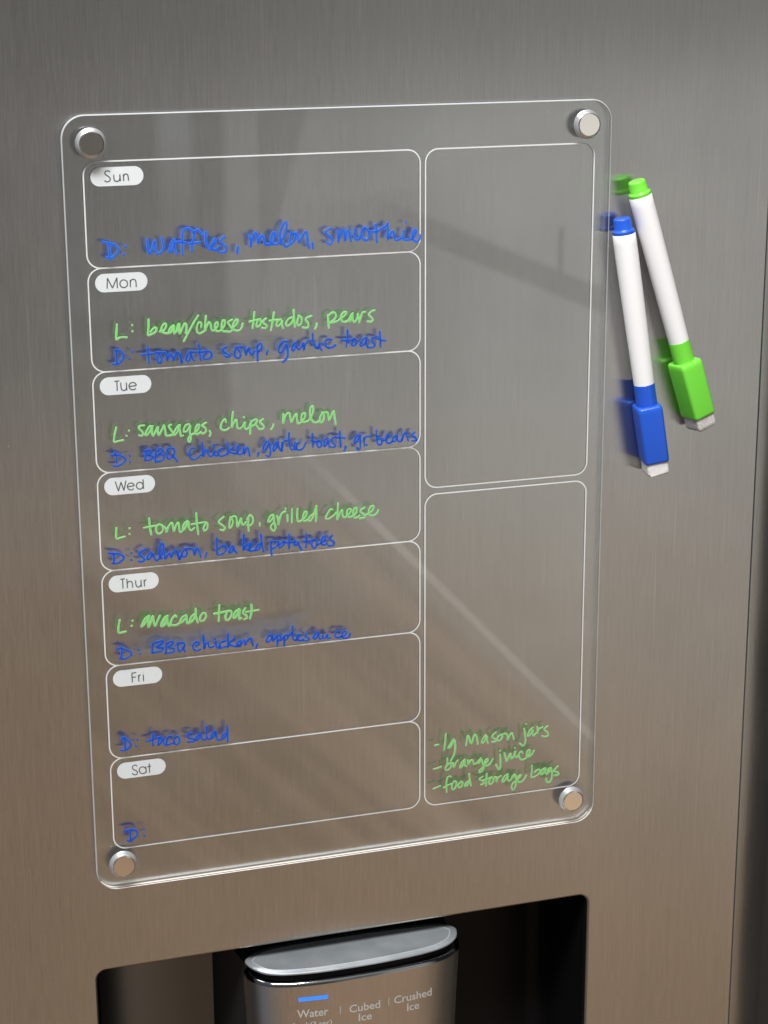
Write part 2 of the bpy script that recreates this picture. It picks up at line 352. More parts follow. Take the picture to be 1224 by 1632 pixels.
   "48.34 -191.72 51.41 -191.53 55.67 -191.21",
   "55.67 -191.21 57.07 -192.06 56.74 -194.93 55.29 -196 54.87 -194.27 56.12 -191.97",
   "66.09 -189.18 63.09 -191.69 65.18 -193.88 66.51 -195.4 65.49 -196.7 63.94 -196.15",
   "69.6 -189.91 69.15 -192.26 68.86 -195.62 70.26 -194.76 70.92 -192.02 69.6 -189.91",
   "69.6 -189.91 72.36 -189.57 73.08 -192.23 73.39 -195.46 74.64 -192.77 75.48 -190.86 75.8 -193.68 76.56 -194.76 78.18 -193.11",
   "79.41 -191.22 79.32 -194.82 79.43 -198.44",
   "78.6 -191.95 80.24 -189.7 81.78 -191.05 81.92 -193.46 80.5 -195.33 78.53 -194.94",
   "85.67 -194.42 85.63 -196.02",
   "93.29 -190.52 91.69 -191.17 90.24 -193.84 91.23 -194.34 92.86 -192.48 93.48 -190.94 93.61 -194.56 94.34 -197.85 93.3 -199.77 91.75 -198.01 91.98 -196.42 93.6 -194.96",
   "95.26 -191.5 96.01 -193.98 95.96 -196.59 96.83 -192.85 98.08 -190.16 100.09 -189.34",
   "101.05 -191.24 101.1 -195.07",
   "100.08 -187.74 100.19 -187.99",
   "103.7 -188.27 103.48 -196.1",
   "106.78 -188.48 106.5 -192.33 106.87 -195.61 109.03 -195.16 111.21 -193.2 111.9 -190.89 110.82 -190.58 109.71 -193.06 110.1 -195.69 112.48 -195.05",
   "115.97 -191.92 113.79 -193.45 112.68 -195.72 114.19 -195.65 116.41 -191.96",
   "117.33 -187.72 117.26 -192.47 116.86 -196.55",
   "117.33 -187.72 115.97 -191.92",
   "126.38 -190.72 125.08 -190.6 123.31 -193.03 122.42 -195.33 124.15 -195.71 126.77 -194.22 128.52 -192.65",
   "129.45 -187.32 129.18 -192.28 128.91 -196.6 130.25 -193.68 131.8 -191.43 131.99 -194.27 132.84 -195.88 134.16 -195.35",
   "134.16 -195.35 136.36 -193.38 136.59 -191.44 135.07 -191.52 134.39 -194.06 135.46 -195.9 137.65 -195.45",
   "137.65 -195.67 139.85 -193.7 139.87 -191.09 138.34 -191.82 138.09 -195.28 139.39 -196.71 141.58 -195.6",
   "144.69 -191.1 142.04 -193.03 144.22 -195.41 144.42 -196.96 141.57 -197.13",
   "145.09 -195.71 148.62 -193.64 149.73 -191.12 148.2 -190.98 146.86 -193.48 147.29 -195.7 149.92 -196.16 151.69 -194.8 152.36 -193.33",]),
 ('D: salmon, baked potatoes', 'blue', 1.4, [
   "6.19 -204.1 6.42 -206.5 5.99 -208.83",
   "3.62 -203.17 6.21 -203.6 9.12 -204.23 11.35 -205.64 11.46 -207.01 9.94 -208.21 7.93 -209.2 5.5 -208.95",
   "15.63 -204.43 15.71 -204.68",
   "15.48 -208.02 15.57 -208.24",
   "23.27 -203.08 20.93 -203.87 19.72 -205.45 21.79 -207.36 22.39 -208.79 21.04 -209.67 19.41 -209.17",
   "26.16 -205.07 24.45 -206.61 24.04 -208.61 25.37 -208.4 26.78 -206.16 26.97 -205.49 27.7 -207.95 28.95 -209.79 30.31 -208.9",
   "30.31 -208.9 32.41 -205.69 32.88 -201.99 31.94 -200.53 30.84 -203.49 30.69 -207.57 31.96 -209.06",
   "33.4 -205.79 33.61 -209.23 35.35 -207.01 36.36 -206.43 36.78 -208.86 38.03 -206.25 39.4 -205.02 40.34 -206.82 41.22 -210.34 42.27 -208.73",
   "39.93 -205.78 40.62 -208.24 41.33 -210.31 42.39 -207.62",
   "44.22 -205.01 43.01 -206.48 42.93 -208.87 44.48 -209.03 45.52 -207.13 44.79 -205.46",
   "44.22 -205.01 47.34 -204.92 48.87 -205.87 49.36 -208.72 50.21 -206.4 51.23 -205.1 52.15 -206.99 52.83 -210.27",
   "56.02 -208.18 55.36 -210.72",
   "61.92 -200.55 61.8 -204.74 61.86 -209.56 64.02 -209.78 66.43 -208.01 66.69 -205.62 64.94 -204.85 62.93 -206.45",
   "70.43 -205.79 68.81 -207.44 68.36 -209.4 69.55 -209.32 70.8 -206.83 71.02 -206.04 71.35 -208.49 72.69 -209.83",
   "76.69 -200.17 76.39 -204.56 76.29 -208.58",
   "78.75 -205.19 76.71 -207.41 78.27 -208.37 79.44 -209.29",
   "78.73 -208.98 80.04 -207.81 80.94 -205.74 80.32 -205.03 79.42 -206.89 80 -209.54 82.55 -209.36",
   "86.04 -205.81 83.89 -206.9 82.98 -209.4 84.69 -209.14 86.24 -206.26",
   "86.15 -201.07 86.47 -205.85 87.43 -210.71",
   "91.6 -205.49 91.52 -208.95 91.87 -212.89",
   "91.6 -205.49 94.16 -205.52 95.86 -206.12 94.97 -207.98 92.37 -209.46",
   "95.82 -208.07 97.57 -206.5 98.87 -205.76 98.4 -207.89 96.23 -209.41",
   "101.72 -202.57 101.65 -206.47 101.58 -210.15",
   "98.43 -206.37 101.43 -206.88 105.3 -206.82",
   "104.88 -206.35 104.41 -208.48 106.14 -208.21 106.59 -206.95 107.41 -209.64 108.67 -211.94",
   "111.4 -203.07 111.35 -206.54 111.07 -210.44",
   "109.61 -207.24 112.63 -207.32 115.23 -206.92",
   "115.67 -206.53 114.34 -208.58 114.96 -211.04 116.48 -210.97 117.16 -208.42 115.89 -206.55",
   "117.36 -209.75 120.85 -208.34 122.19 -205.85 120.89 -205.51 119.55 -208.21 120.4 -210.04 123.01 -209.64",
   "125.68 -205.32 124.57 -206.95 126.72 -209.13 126.48 -210.86 123.65 -210.8",]),
 ('L: avacado toast', 'green', 1.2, [
   "7.99 -240.77 7.19 -244.31 7.04 -247.76 8.35 -248.08 11.01 -247.68",
   "14.75 -241.93 14.84 -242.18",
   "14.14 -244.74 14.27 -245",
   "23.91 -240.27 21.87 -241.44 19.38 -245.67 20.73 -245.13 22.82 -242.58 23.9 -240.62 23.43 -244.04 23.33 -246.81 24.79 -243.5 25.72 -240.65 26.13 -243.3 26.85 -246.33 28.11 -243.87 29.72 -240.74",
   "33.87 -241.37 31.83 -242.54 30.01 -246.51 31.34 -246.84 33.09 -244.77 33.52 -242.03 33.59 -244.82 34.34 -247.17 35.36 -246.76",
   "32.84 -242.3 31.05 -245.59",
   "38.52 -242.58 37.88 -241.64 36.15 -243.36 35.22 -246.05 36.36 -247.05 38.71 -246.96 40.42 -245.93",
   "43.91 -242.3 41.87 -242.95 40.44 -245.58 41.43 -246.04 43.17 -244.14",
   "43.63 -242.17 43.98 -242.59 44.09 -244.87 44.57 -246.82 46.23 -246.25",
   "48.56 -241.96 46.69 -243.27 45.88 -245.83 46.97 -246.14 48.89 -243.13",
   "49.2 -239 49.25 -243.17 50.05 -247.05",
   "52.95 -241.87 51.61 -243.81 51.54 -246.08 53.19 -246.26 54.72 -244.15 54.23 -242.2 52.77 -242.04",
   "62.23 -238.34 61.93 -242.67 61.6 -247.57",
   "59.16 -243.05 62.1 -242.88 66.91 -242.26",
   "66.91 -242.26 65.56 -244.59 65.68 -247.07 67.15 -247.24 68.69 -244.93 68.57 -242.63 66.91 -242.26",
   "73.21 -241.81 70.95 -243.28 69.77 -246.19 70.87 -246.51 72.8 -243.48 73.39 -242.02 73.12 -245.42 73.06 -247.7 74.19 -247.06",
   "76.55 -241.6 75.19 -244.12 76.82 -245.83 77.34 -247.41 75.65 -247.99",
   "79.93 -240.06 80.02 -243.89 79 -247.98",
   "76.87 -243.92 80.59 -243.76 83.94 -243.55",]),
 ('D: BBQ chicken, applesauce', 'blue', 1.35, [
   "8.21 -255.85 8.25 -259.25 7.76 -262.22",
   "5.65 -257.06 7.63 -256.73 10.46 -257.81 13.26 -259.84 13.2 -261.15 11.72 -262.31 9.17 -262.96 6.85 -262.49",
   "17.41 -258.73 17.51 -258.93",
   "18.04 -261.08 18.14 -261.31",
   "24.94 -256.64 24.85 -258.91 24.59 -261.15",
   "25.32 -256.12 30.43 -255 30.02 -256.47 27.41 -258.44 30.29 -259.16 29.87 -260.63 24.76 -261.36",
   "32.54 -257.14 32.46 -259.41 32 -262.02",
   "32.91 -256.8 35.49 -255.96 35.8 -257.51 33.56 -259.15 36.44 -260.25 36.01 -262.1 31.99 -262.4",
   "41.64 -257.42 38.72 -257.47 38.97 -260.92 39.66 -262.15 41.91 -260.5 42.35 -258.26 41.28 -257.38",
   "41.19 -260.04 42.57 -262.68",
   "48.62 -260.05 50.3 -259.29 50.14 -258.32 48.32 -257.92 46.98 -259.67 47.46 -262.02 49.27 -262.8 50.94 -262.23",
   "52.83 -254.62 53.08 -258.46 53.15 -262.29 54.16 -259.35 55.28 -258.71 55.59 -260.66 56.29 -261.89 58.52 -261.38",
   "59.52 -258.82 59.82 -261.15 60.7 -262.78 62.21 -261.81",
   "59.13 -256.98 59.27 -257.22",
   "64.87 -259.05 62.64 -259.56 61.48 -261.34 62.17 -262.96 64.41 -262.45 66.27 -262.28",
   "66.45 -255.4 66.35 -259.22 66.44 -262.68",
   "70.09 -258.11 67.05 -260.83 69.23 -262.43 71.45 -262.87 73.35 -261.55 73.39 -260.02 71.88 -260.62 71.46 -262.49 72.94 -263.05",
   "73.32 -262.71 74.87 -260.19 75.62 -259.89 75.93 -262.62 77.48 -260.11 79.18 -259.15 79.87 -261.53 80.39 -263.52",
   "82.83 -263.03 81.84 -265.23",
   "91.14 -258.78 89.29 -259.04 87.86 -261.25 88.29 -262.49 90.16 -261.51 91.36 -259.28 91.33 -261.17",
   "93.9 -259.56 94.08 -262.44 93.79 -265.26",
   "91.54 -262.15 93.9 -259.56 95.53 -259.27 95.72 -261.2 94.31 -262.46",
   "97.83 -260.48 98.01 -262.89 97.73 -265.71",
   "96.17 -262.2 98.07 -260.04 99.93 -259.53 99.66 -261.65 98.02 -262.65",
   "102.8 -255.1 102.51 -258.64 103.13 -262.52 104.99 -263.21",
   "99.91 -260.72 102.51 -258.16",
   "104.52 -263.15 106.41 -261.46 106.9 -260.32 105.5 -260.4 105.23 -262.52 106.84 -263.66 108.72 -263.16",
   "110.64 -260.03 109.68 -261.36 111.76 -262.79 111.04 -264.14 108.71 -263.87",
   "117.19 -259.82 115.3 -261.04 114.34 -263.08 115.74 -263.48 117.42 -260.8 117.62 -263.21 118.54 -264.28",
   "119.98 -262.05 119.49 -263.67 120.9 -263.83 122.8 -261.89 122.54 -264.01 124.19 -263.96",
   "129.41 -260.72 127.52 -261.46 126.79 -263.54 128.43 -264.44 130.8 -263.75",
   "130.32 -264.18 132.93 -263.04 133.42 -261.41 131.53 -261.44 130.8 -263.75 132.2 -265.11 134.58 -264.66 135.54 -262.85",]),
 ('D: taco salad', 'blue', 1.4, [
   "7.53 -308.33 7.91 -311.25 7.95 -314.48",
   "5.99 -309.03 7.22 -307.76 8.84 -309.22 10.77 -311.27 10.87 -313.08 9.29 -314.66 7.24 -315.47 5.57 -315.06",
   "14.59 -310.05 14.68 -310.28",
   "13.75 -313.53 13.84 -313.76",
   "23.4 -307.73 23.1 -311.1 23.14 -314.71",
   "19.53 -311.71 21.56 -311.62 24.99 -310.63 27.71 -310.27",
   "27.7 -310.63 26.3 -311.88 26.02 -314.73 27.6 -313.5 28.7 -311.12 28.96 -313.32 29.91 -315.43 30.93 -315.38",
   "33.49 -310.49 31.77 -310.8 30.67 -313.18 30.94 -315.2 32.99 -314.93 35.06 -314.48",
   "36.2 -311.02 34.77 -313 35.37 -315.43 37.07 -315.47 37.84 -313.04 36.88 -311.11 35.49 -311.65",
   "45.28 -310.43 43 -310.43 41.96 -311.5 43.49 -312.91 46.31 -314.18 45.41 -315.27 42.28 -315.01",
   "49.55 -311.29 47.5 -312.53 46.88 -314.26 48.02 -314.41 49.81 -311.92 50.05 -313.47 51.15 -315.12 52.31 -314.67",
   "53.11 -307.23 53 -310.83 53.2 -313.88 54.31 -315.08 55.47 -314.78",
   "57.6 -310.83 55.83 -312.11 55.48 -314.48 56.64 -314.03 58.15 -311.5 58.38 -313.65 59.18 -316.03 60.9 -316.1",
   "63.59 -312.82 62.13 -313.54 61.5 -315.27 62.36 -315.69 63.86 -313.76",
   "64.57 -308.71 64.6 -312.95 64.62 -317.5",]),
 ('D:', 'blue', 1.35, [
   "8.71 -362.7 8.6 -365.45 8.6 -368.83",
   "5.29 -362.96 8.57 -362.53 11.11 -363.06 12.6 -364.81 12.11 -366.58 10.35 -367.86 8.58 -369.44 7.05 -368.6",
   "16.17 -363.22 16.28 -363.45",
   "16.3 -367.24 16.41 -367.47",]),
 ('- 1g Mason jars', 'green', 1.1, [
   "185.34 -336.24 187.75 -335.99",
   "192.08 -329.95 191.65 -334.81 191.12 -339.85",
   "196.87 -333.98 195.02 -336.39 193.54 -338.85 195.03 -338.28 197.25 -334.79 197.82 -337.14 197.66 -341.29 196.56 -344.57 195.07 -347.03",
   "204.39 -338.77 204.93 -335.42 205.28 -333 206.23 -334.07 207.2 -337.62 208.14 -337.36 208.86 -334.04 209.79 -332.83 210.93 -334.69 211.54 -338.96",
   "216.39 -333.89 214.53 -336.31 213.98 -338.52 215.3 -338.31 216.97 -335.1 217.34 -334.77 217.18 -337.03 217.77 -339.21",
   "222.8 -332.96 220.23 -335.24 222.16 -337.24 222.52 -338.69 220.27 -338.74",
   "225.6 -334.9 223.88 -336.07 223.56 -338.12 225.3 -338.35 226.66 -336.08 225.43 -334.87",
   "225.6 -334.9 228.73 -334.6 229.79 -336.14 230 -338.62 231.18 -335.98 232.56 -334.76 233.11 -336.58 233.84 -338.78",
   "240.04 -332.93 240.63 -336.51 241.03 -340.08 240.38 -342.8 239.16 -343.52 237.38 -341.7",
   "241.08 -330.16 241.23 -330.42",
   "245.47 -332.93 243.4 -334.77 242.4 -337.8 243.8 -337.63 245.33 -334.67 245.36 -336.78 246.27 -338.3 247.64 -336.37",
   "248.28 -332.94 248.33 -335.41 248.36 -337.17 249.36 -334.49 251.46 -333.53",
   "254.8 -333.26 252.54 -334.9 254.7 -337.29 255.09 -339.11 253.69 -339.8 251.21 -339.13",]),
 ('- orange juice', 'green', 1.1, [
   "184.82 -350.7 187.24 -350.46 189.29 -349.91",
   "193.01 -345.16 193.02 -348.59 191.91 -351.1 192.1 -352.46 193.98 -352.15 195.47 -350.44 195.08 -348.48 193.59 -349.04 192.47 -350.42",
   "195.46 -348.53 196.58 -348.69 197.16 -351.44 198.08 -348.89 199.57 -347.19",
   "203.7 -347.36 201.84 -349.02 200.73 -352.12 202.23 -351.37 203.71 -348.13 203.73 -350.81 204.86 -351.73",
   "205.59 -348 205.99 -350.73 207.1 -348.59 208.23 -348.36 209 -349.99 209.38 -351.19 210.89 -350.63",
   "213.51 -347.73 211.64 -349.97 212.4 -350.84 213.89 -348.74 214.68 -351.53 215.46 -353.56 214.34 -356.09 212.84 -356.85 212.82 -355.5 215.08 -353.5",
   "215.44 -352.4 217.32 -350.74 217.87 -349.09 216.55 -349.29 215.82 -351.69 216.97 -353.19 219.23 -352.15 220.91 -349.31",
   "225.44 -347.04 225.69 -351.87 225.54 -355.32 224.6 -356.34 222.85 -353.03",
   "225.33 -344.8 225.45 -345.09",
   "228.02 -346.54 228.82 -349.92 229.43 -352.11 230.54 -349.76 231.65 -347.41 232.06 -349.58 232.65 -350.82 233.96 -349.07 234.5 -346.84",
   "234.69 -346.48 234.73 -349.17 235.51 -350.43 237.01 -348.71",
   "234.42 -344.02 234.54 -344.31",
   "239.3 -348.25 238.52 -346.8 237.01 -348.71 237.82 -351.52 239.37 -352.3 241.66 -351.65",
   "241.65 -350.88 243.54 -349.2 243.89 -347.13 242.54 -347.14 241.81 -349.36 242.8 -351.03 245.08 -349.8 246.39 -347.46",]),
 ('- food storage bags', 'green', 1.1, [
   "184.48 -363.07 186.9 -362.26 188.96 -361.78",
   "195.31 -357.11 194.37 -356.41 193.06 -357.37 192.52 -360.75 192.73 -366.15",
   "190.84 -363.19 193.27 -362 195.52 -361.36",
   "197.02 -360.22 195.9 -362.37 196.11 -364.89 197.42 -364.89 198.72 -362.38 198.15 -360.19 196.83 -360.2",
   "201.54 -360.85 199.86 -362.54 200.05 -364.3 201.56 -364.12 202.49 -362.14 201.54 -360.66",
   "206.45 -361.15 204.56 -362.04 203.82 -363.86 205.33 -363.69 206.82 -360.82",
   "206.41 -356.54 206.82 -360.43 207.6 -364.2",
   "214.76 -359.61 212.69 -360.86 215.17 -362.75 215.37 -364.13 213.67 -364.47",
   "217.21 -357.83 217.06 -361.86 216.91 -365.69",
   "215.16 -361.78 217.24 -361.5 220.47 -360.59",
   "220.47 -360.79 218.97 -362.51 218.99 -364.83 220.51 -364.65 221.63 -362.49 220.47 -360.79",
   "221.92 -360.91 223.25 -361.09 223.29 -364.19 224.21 -361.61 226.1 -360.52",
   "230.3 -359.94 228.02 -361.37 226.92 -364.31 228.44 -364.13 230.31 -360.91 230.35 -363.62 231.51 -364.56 233.39 -362.5",
   "234.38 -360.64 233 -362.22 233.36 -362.98 235.1 -361.44 235.5 -365.05 235.2 -368.57 233.82 -370.51 232.75 -368.93 233.41 -366.54 235.85 -364.74",
   "235.85 -364.74 237.58 -363.21 238.62 -361.93 237.22 -362.09 236.2 -364.44 237.63 -366.24 240.08 -365.33 241.98 -362.39",
   "245.23 -356.62 245.29 -360.36 245 -364.06 247.48 -363.87 249.93 -362.42 250.6 -360.74 249.17 -359.83 247.08 -361.32",
   "253.77 -359.39 251.66 -360.53 251 -362.93 252.41 -362.77 253.95 -359.77 253.82 -362.25 254.91 -363.47 256.29 -361.52",
   "257.32 -359.7 255.57 -360.7 255.6 -362.49 257.01 -361.97 257.51 -360.08 258.13 -364.27 257.48 -367.75 255.73 -368.94 254.45 -367.33 254.61 -366.28",
   "261.76 -359.41 259.14 -361.91 261.67 -363.33 262.05 -364.81 259.56 -365",]),
]
DAYS = [
 ('Sun', [
   "13.51 -5.3 12.95 -4.87 12.12 -4.76 11.2 -5.05 10.92 -5.77 11.22 -6.6 12.18 -7.29 13.14 -8.06 13.52 -8.89 13.15 -9.78 12.22 -10.23 11.23 -10.11 10.6 -9.43",
   "15.35 -6.76 15.36 -8.56 15.64 -9.71 16.37 -10.15 17.2 -10.18 17.96 -9.72 18.34 -8.68 18.42 -6.72",
   "!18.42 -6.72 18.61 -10.16",
   "!20.17 -6.7 20.27 -10.14",
   "20.18 -8.42 20.56 -7.21 21.33 -6.67 21.99 -6.78 22.47 -7.37 22.6 -8.27 22.69 -9.99",]),
 ('Mon', [
   "!9.52 -64.03 9.88 -58.67 12.28 -63.92 14.73 -58.68 14.77 -64.06",
   "20.12 -62.13 19.93 -61.2 19.33 -60.46 18.46 -60.08 17.52 -60.14 16.73 -60.63 16.25 -61.44 16.21 -62.38 16.62 -63.24 17.37 -63.82 18.3 -63.99 19.2 -63.7 19.86 -63.03 20.12 -62.13",
   "!21.52 -60.23 21.5 -63.92",
   "21.5 -62.07 21.81 -60.77 22.44 -60.15 23.37 -60.02 24.1 -60.43 24.43 -61.45 24.48 -64.08",]),
 ('Tue', [
   "!11.14 -112.4 13.82 -112.19",
   "!12.48 -112.28 12.45 -117.49",
   "14.44 -113.18 14.52 -115.89 14.9 -117 15.87 -117.47 16.82 -117.19 17.34 -116.09 17.4 -113.39",
   "!17.37 -113.39 17.47 -117.45",
   "!18.89 -115.61 22.46 -115.32",
   "22.55 -115.38 22.3 -114.59 21.75 -113.96 21 -113.62 20.19 -113.6 19.46 -113.94 18.93 -114.55 18.71 -115.33 18.83 -116.15 19.27 -116.86 19.96 -117.32 20.76 -117.47 21.55 -117.26 22.16 -116.75",]),
 ('Wed', [
   "!9.36 -165.71 10.89 -170.99 12.39 -166.25 13.74 -170.96 15.04 -165.65",
   "!15.71 -169.13 19.33 -168.81",
   "19.36 -168.97 19.12 -168.2 18.6 -167.58 17.89 -167.23 17.11 -167.21 16.41 -167.52 15.9 -168.11 15.69 -168.86 15.81 -169.66 16.23 -170.35 16.88 -170.81 17.65 -170.97 18.4 -170.78 18.99 -170.29",
   "24.02 -169.23 23.85 -168.36 23.31 -167.65 22.52 -167.27 21.67 -167.3 20.94 -167.73 20.51 -168.48 20.48 -169.35 20.85 -170.17 21.53 -170.73 22.38 -170.91 23.19 -170.67 23.79 -170.06 24.02 -169.23",
   "!24.08 -165.75 24.15 -170.91",]),
 ('Thur', [
   "!9.81 -219.47 12.36 -219.39",
   "!11.01 -219.45 11.07 -224.69",
   "!13.32 -219.49 13.44 -224.65",
   "13.35 -222.78 13.73 -221.62 14.63 -221.05 15.5 -221.29 16.1 -222.07 16.27 -224.67",
   "17.94 -220.83 18.07 -223.28 18.84 -224.65 19.86 -224.61 20.73 -223.56 20.84 -220.84",
   "!20.84 -220.84 20.96 -224.73",
   "!22.49 -221.01 22.62 -224.67",
   "22.55 -222.89 22.88 -221.63 23.73 -220.91",]),
 ('Fri', [
   "!13.94 -278.22 13.87 -272.97 16.22 -272.9",
   "!13.97 -275.4 15.93 -275.4",
   "!17.44 -274.43 17.54 -278.3",
   "17.48 -276.29 17.82 -274.86 18.68 -274.37",
   "!20.02 -274.45 20.06 -278.32",
   "19.96 -273.06 19.98 -273.23",]),
 ('Sat', [
   "14.52 -327.19 14.11 -326.62 13.28 -326.36 12.41 -326.69 12.04 -327.7 12.47 -328.82 13.99 -329.72 14.66 -330.78 14.33 -331.8 13.33 -332.11 12.36 -331.68 11.82 -330.85",
   "19.5 -330.24 19.32 -329.27 18.75 -328.46 17.91 -328 17.01 -328 16.24 -328.44 15.79 -329.24 15.75 -330.21 16.14 -331.12 16.86 -331.77 17.76 -332.01 18.62 -331.79 19.25 -331.14 19.5 -330.24",
   "!19.38 -328.1 19.53 -331.76",
   "!21.26 -326.48 21.34 -331.85",
   "!20.28 -328.28 22.27 -328.22",]),
]

# ------------------------------------------------------------------ materials
def mat(name):
    m = bpy.data.materials.new(name)
    m.use_nodes = True
    nodes_of(m.node_tree)
    gg = G(m.node_tree)
    out = gg.n('ShaderNodeOutputMaterial')
    return m, gg, out
def principled(name, col, rough=0.5, metal=0.0, **kw):
    m, gg, out = mat(name)
    p = gg.n('ShaderNodeBsdfPrincipled')
    gg.put(p.inputs['Base Color'], col)
    gg.put(p.inputs['Roughness'], rough)
    gg.put(p.inputs['Metallic'], metal)
    for k, v in kw.items():
        gg.put(p.inputs[k], v)
    gg.link(p.outputs[0], out.inputs['Surface'])
    return m, gg, p

def brushed(name, base, rough, aniso, specks=True, bump=0.0, broad_lobe=0.25):
    """vertical-grain brushed steel; UV: u across the grain, v along it, in metres"""
    m, gg, p = principled(name, base, rough, 1.0)
    uv = gg.n('ShaderNodeUVMap', uv_map='grain')
    fine = gg.noise(gg.mapping(uv.outputs[0], (1500, 48, 1)), 1.0, 3.0, 0.75)
    mid = gg.noise(gg.mapping(uv.outputs[0], (420, 7, 1)), 1.0, 2.0, 0.5)
    broad = gg.noise(gg.mapping(uv.outputs[0], (9, 5, 1)), 1.0, 3.0, 0.5)
    s = gg.m('ADD', gg.m('MULTIPLY', gg.m('SUBTRACT', fine, 0.5), 0.46), gg.m('MULTIPLY', gg.m('SUBTRACT', mid, 0.5), 0.10))
    s = gg.m('ADD', s, gg.m('MULTIPLY', gg.m('SUBTRACT', broad, 0.5), 0.16))
    blot = gg.noise(gg.mapping(uv.outputs[0], (16, 11, 1), (3.1, 7.7, 0)), 1.0, 5.0, 0.62)
    s = gg.m('ADD', s, gg.m('MULTIPLY', gg.m('SUBTRACT', blot, 0.5), 0.13 if specks else 0.0))
    rot = gg.n('ShaderNodeMapping'); gg.link(uv.outputs[0], rot.inputs['Vector'])
    rot.inputs['Rotation'].default_value = (0, 0, math.radians(52)); rot.inputs['Scale'].default_value = (260, 5, 1)
    scr = gg.noise(rot.outputs[0], 1.0, 1.0)
    s = gg.m('ADD', s, gg.m('MULTIPLY', gg.step(scr, 0.70, 0.78), 0.10 if specks else 0.0))
    k = gg.m('ADD', 1.0, s)
    vm = gg.n('ShaderNodeVectorMath', operation='SCALE')
    vm.inputs[0].default_value = base
    gg.link(k, vm.inputs['Scale'])
    col = vm.outputs[0]
    rgh = gg.m('MULTIPLY_ADD', gg.m('SUBTRACT', blot, 0.5), 0.10, rough)
    gg.link(gg.m('MULTIPLY_ADD', gg.m('SUBTRACT', fine, 0.5), 0.06, rgh), p.inputs['Roughness'])
    if specks:
        vor = gg.n('ShaderNodeTexVoronoi', feature='F1')
        gg.link(gg.mapping(uv.outputs[0], (46, 46, 1)), vor.inputs['Vector'])
        vor.inputs['Scale'].default_value = 1.0
        sc = gg.n('ShaderNodeSeparateColor')
        gg.link(vor.outputs['Color'], sc.inputs[0])
        rare = gg.m('GREATER_THAN', sc.outputs[0], 0.72)
        rad = gg.m('MULTIPLY_ADD', sc.outputs[1], 0.006, 0.007)
        dot = gg.m('MULTIPLY', gg.m('LESS_THAN', vor.outputs['Distance'], rad), rare)
        dot = gg.m('MULTIPLY', dot, 0.75)
        col = gg.mix(dot, col, (0.9, 0.89, 0.86))
        gg.link(gg.m('SUBTRACT', 1.0, gg.m('MULTIPLY', dot, 1.2), clamp=True), p.inputs['Metallic'])
    gg.link(col, p.inputs['Base Color'])
    p.inputs['Anisotropic'].default_value = aniso
    tn = gg.n('ShaderNodeTangent', direction_type='UV_MAP', uv_map='grain')
    gg.link(tn.outputs[0], p.inputs['Tangent'])
    p2 = gg.n('ShaderNodeBsdfPrincipled')
    gg.link(col, p2.inputs['Base Color'])
    p2.inputs['Metallic'].default_value = 1.0
    p2.inputs['Roughness'].default_value = rough + 0.20
    p2.inputs['Anisotropic'].default_value = aniso * 0.6
    gg.link(tn.outputs[0], p2.inputs['Tangent'])
    ms = gg.n('ShaderNodeMixShader'); gg.put(ms.inputs[0], broad_lobe)
    gg.link(p.outputs[0], ms.inputs[1]); gg.link(p2.outputs[0], ms.inputs[2])
    for nd in gg.t.nodes:
        if nd.type == 'OUTPUT_MATERIAL':
            gg.link(ms.outputs[0], nd.inputs['Surface'])
    if bump:
        b = gg.n('ShaderNodeBump')
        b.inputs['Strength'].default_value = bump
        b.inputs['Distance'].default_value = 0.0005
        gg.link(fine, b.inputs['Height'])
        gg.link(b.outputs[0], p.inputs['Normal'])
    return m

M = {}
M['steel'] = brushed('brushed steel', (0.54, 0.535, 0.525), 0.185, 1.0)
M['face'] = brushed('brushed face steel', (0.66, 0.63, 0.595), 0.24, 0.95, specks=False)
M['lip'] = principled('door hem', (0.40, 0.37, 0.33), 0.28, 1.0)[0]
M['seam'] = principled('seam', (0.10, 0.098, 0.095), 0.5, 0.0)[0]
M['black'] = principled('black plastic', (0.008, 0.008, 0.0085), 0.30, **{'Specular IOR Level': 0.10})[0]
M['softblack'] = principled('matt black plastic', (0.026, 0.0255, 0.025), 0.38)[0]
m, gg, p = principled('dark recess metal', (0.17, 0.165, 0.158), 0.40, 1.0)
M['recess_metal'] = m
# silver lid with dust
m, gg, p = principled('silver plastic', (0.27, 0.295, 0.32), 0.30, 0.45)
tco = gg.n('ShaderNodeTexCoord')
nz = gg.noise(tco.outputs['Object'], 700.0, 2.0)
bl = gg.noise(tco.outputs['Object'], 45.0, 3.0)
c1 = gg.mix(gg.step(bl, 0.35, 0.7), (0.30, 0.33, 0.36), (0.37, 0.40, 0.425))
gg.link(gg.mix(gg.step(nz, 0.66, 0.80), c1, (0.50, 0.51, 0.52)), p.inputs['Base Color'])
gg.link(gg.m('MULTIPLY_ADD', bl, 0.2, 0.26), p.inputs['Roughness'])
M['silver'] = m
M['ridge'] = principled('ridge highlight', (0.40, 0.42, 0.44), 0.4, 0.2)[0]  # lighter grey paints in the highlight along the lid's bevel
M['chrome'] = principled('smoky chrome', (0.30, 0.31, 0.32), 0.12, 1.0)[0]
M['brightrim'] = principled('bright rim', (0.75, 0.74, 0.72), 0.15, 1.0)[0]
M['greytext'] = principled('grey print', (0.50, 0.48, 0.45), 0.5)[0]
m, gg, out = mat('blue indicator')
e = gg.n('ShaderNodeEmission'); e.inputs['Color'].default_value = (0.05, 0.24, 1.0, 1); e.inputs['Strength'].default_value = 1.25
gg.link(e.outputs[0], out.inputs['Surface']); M['led'] = m

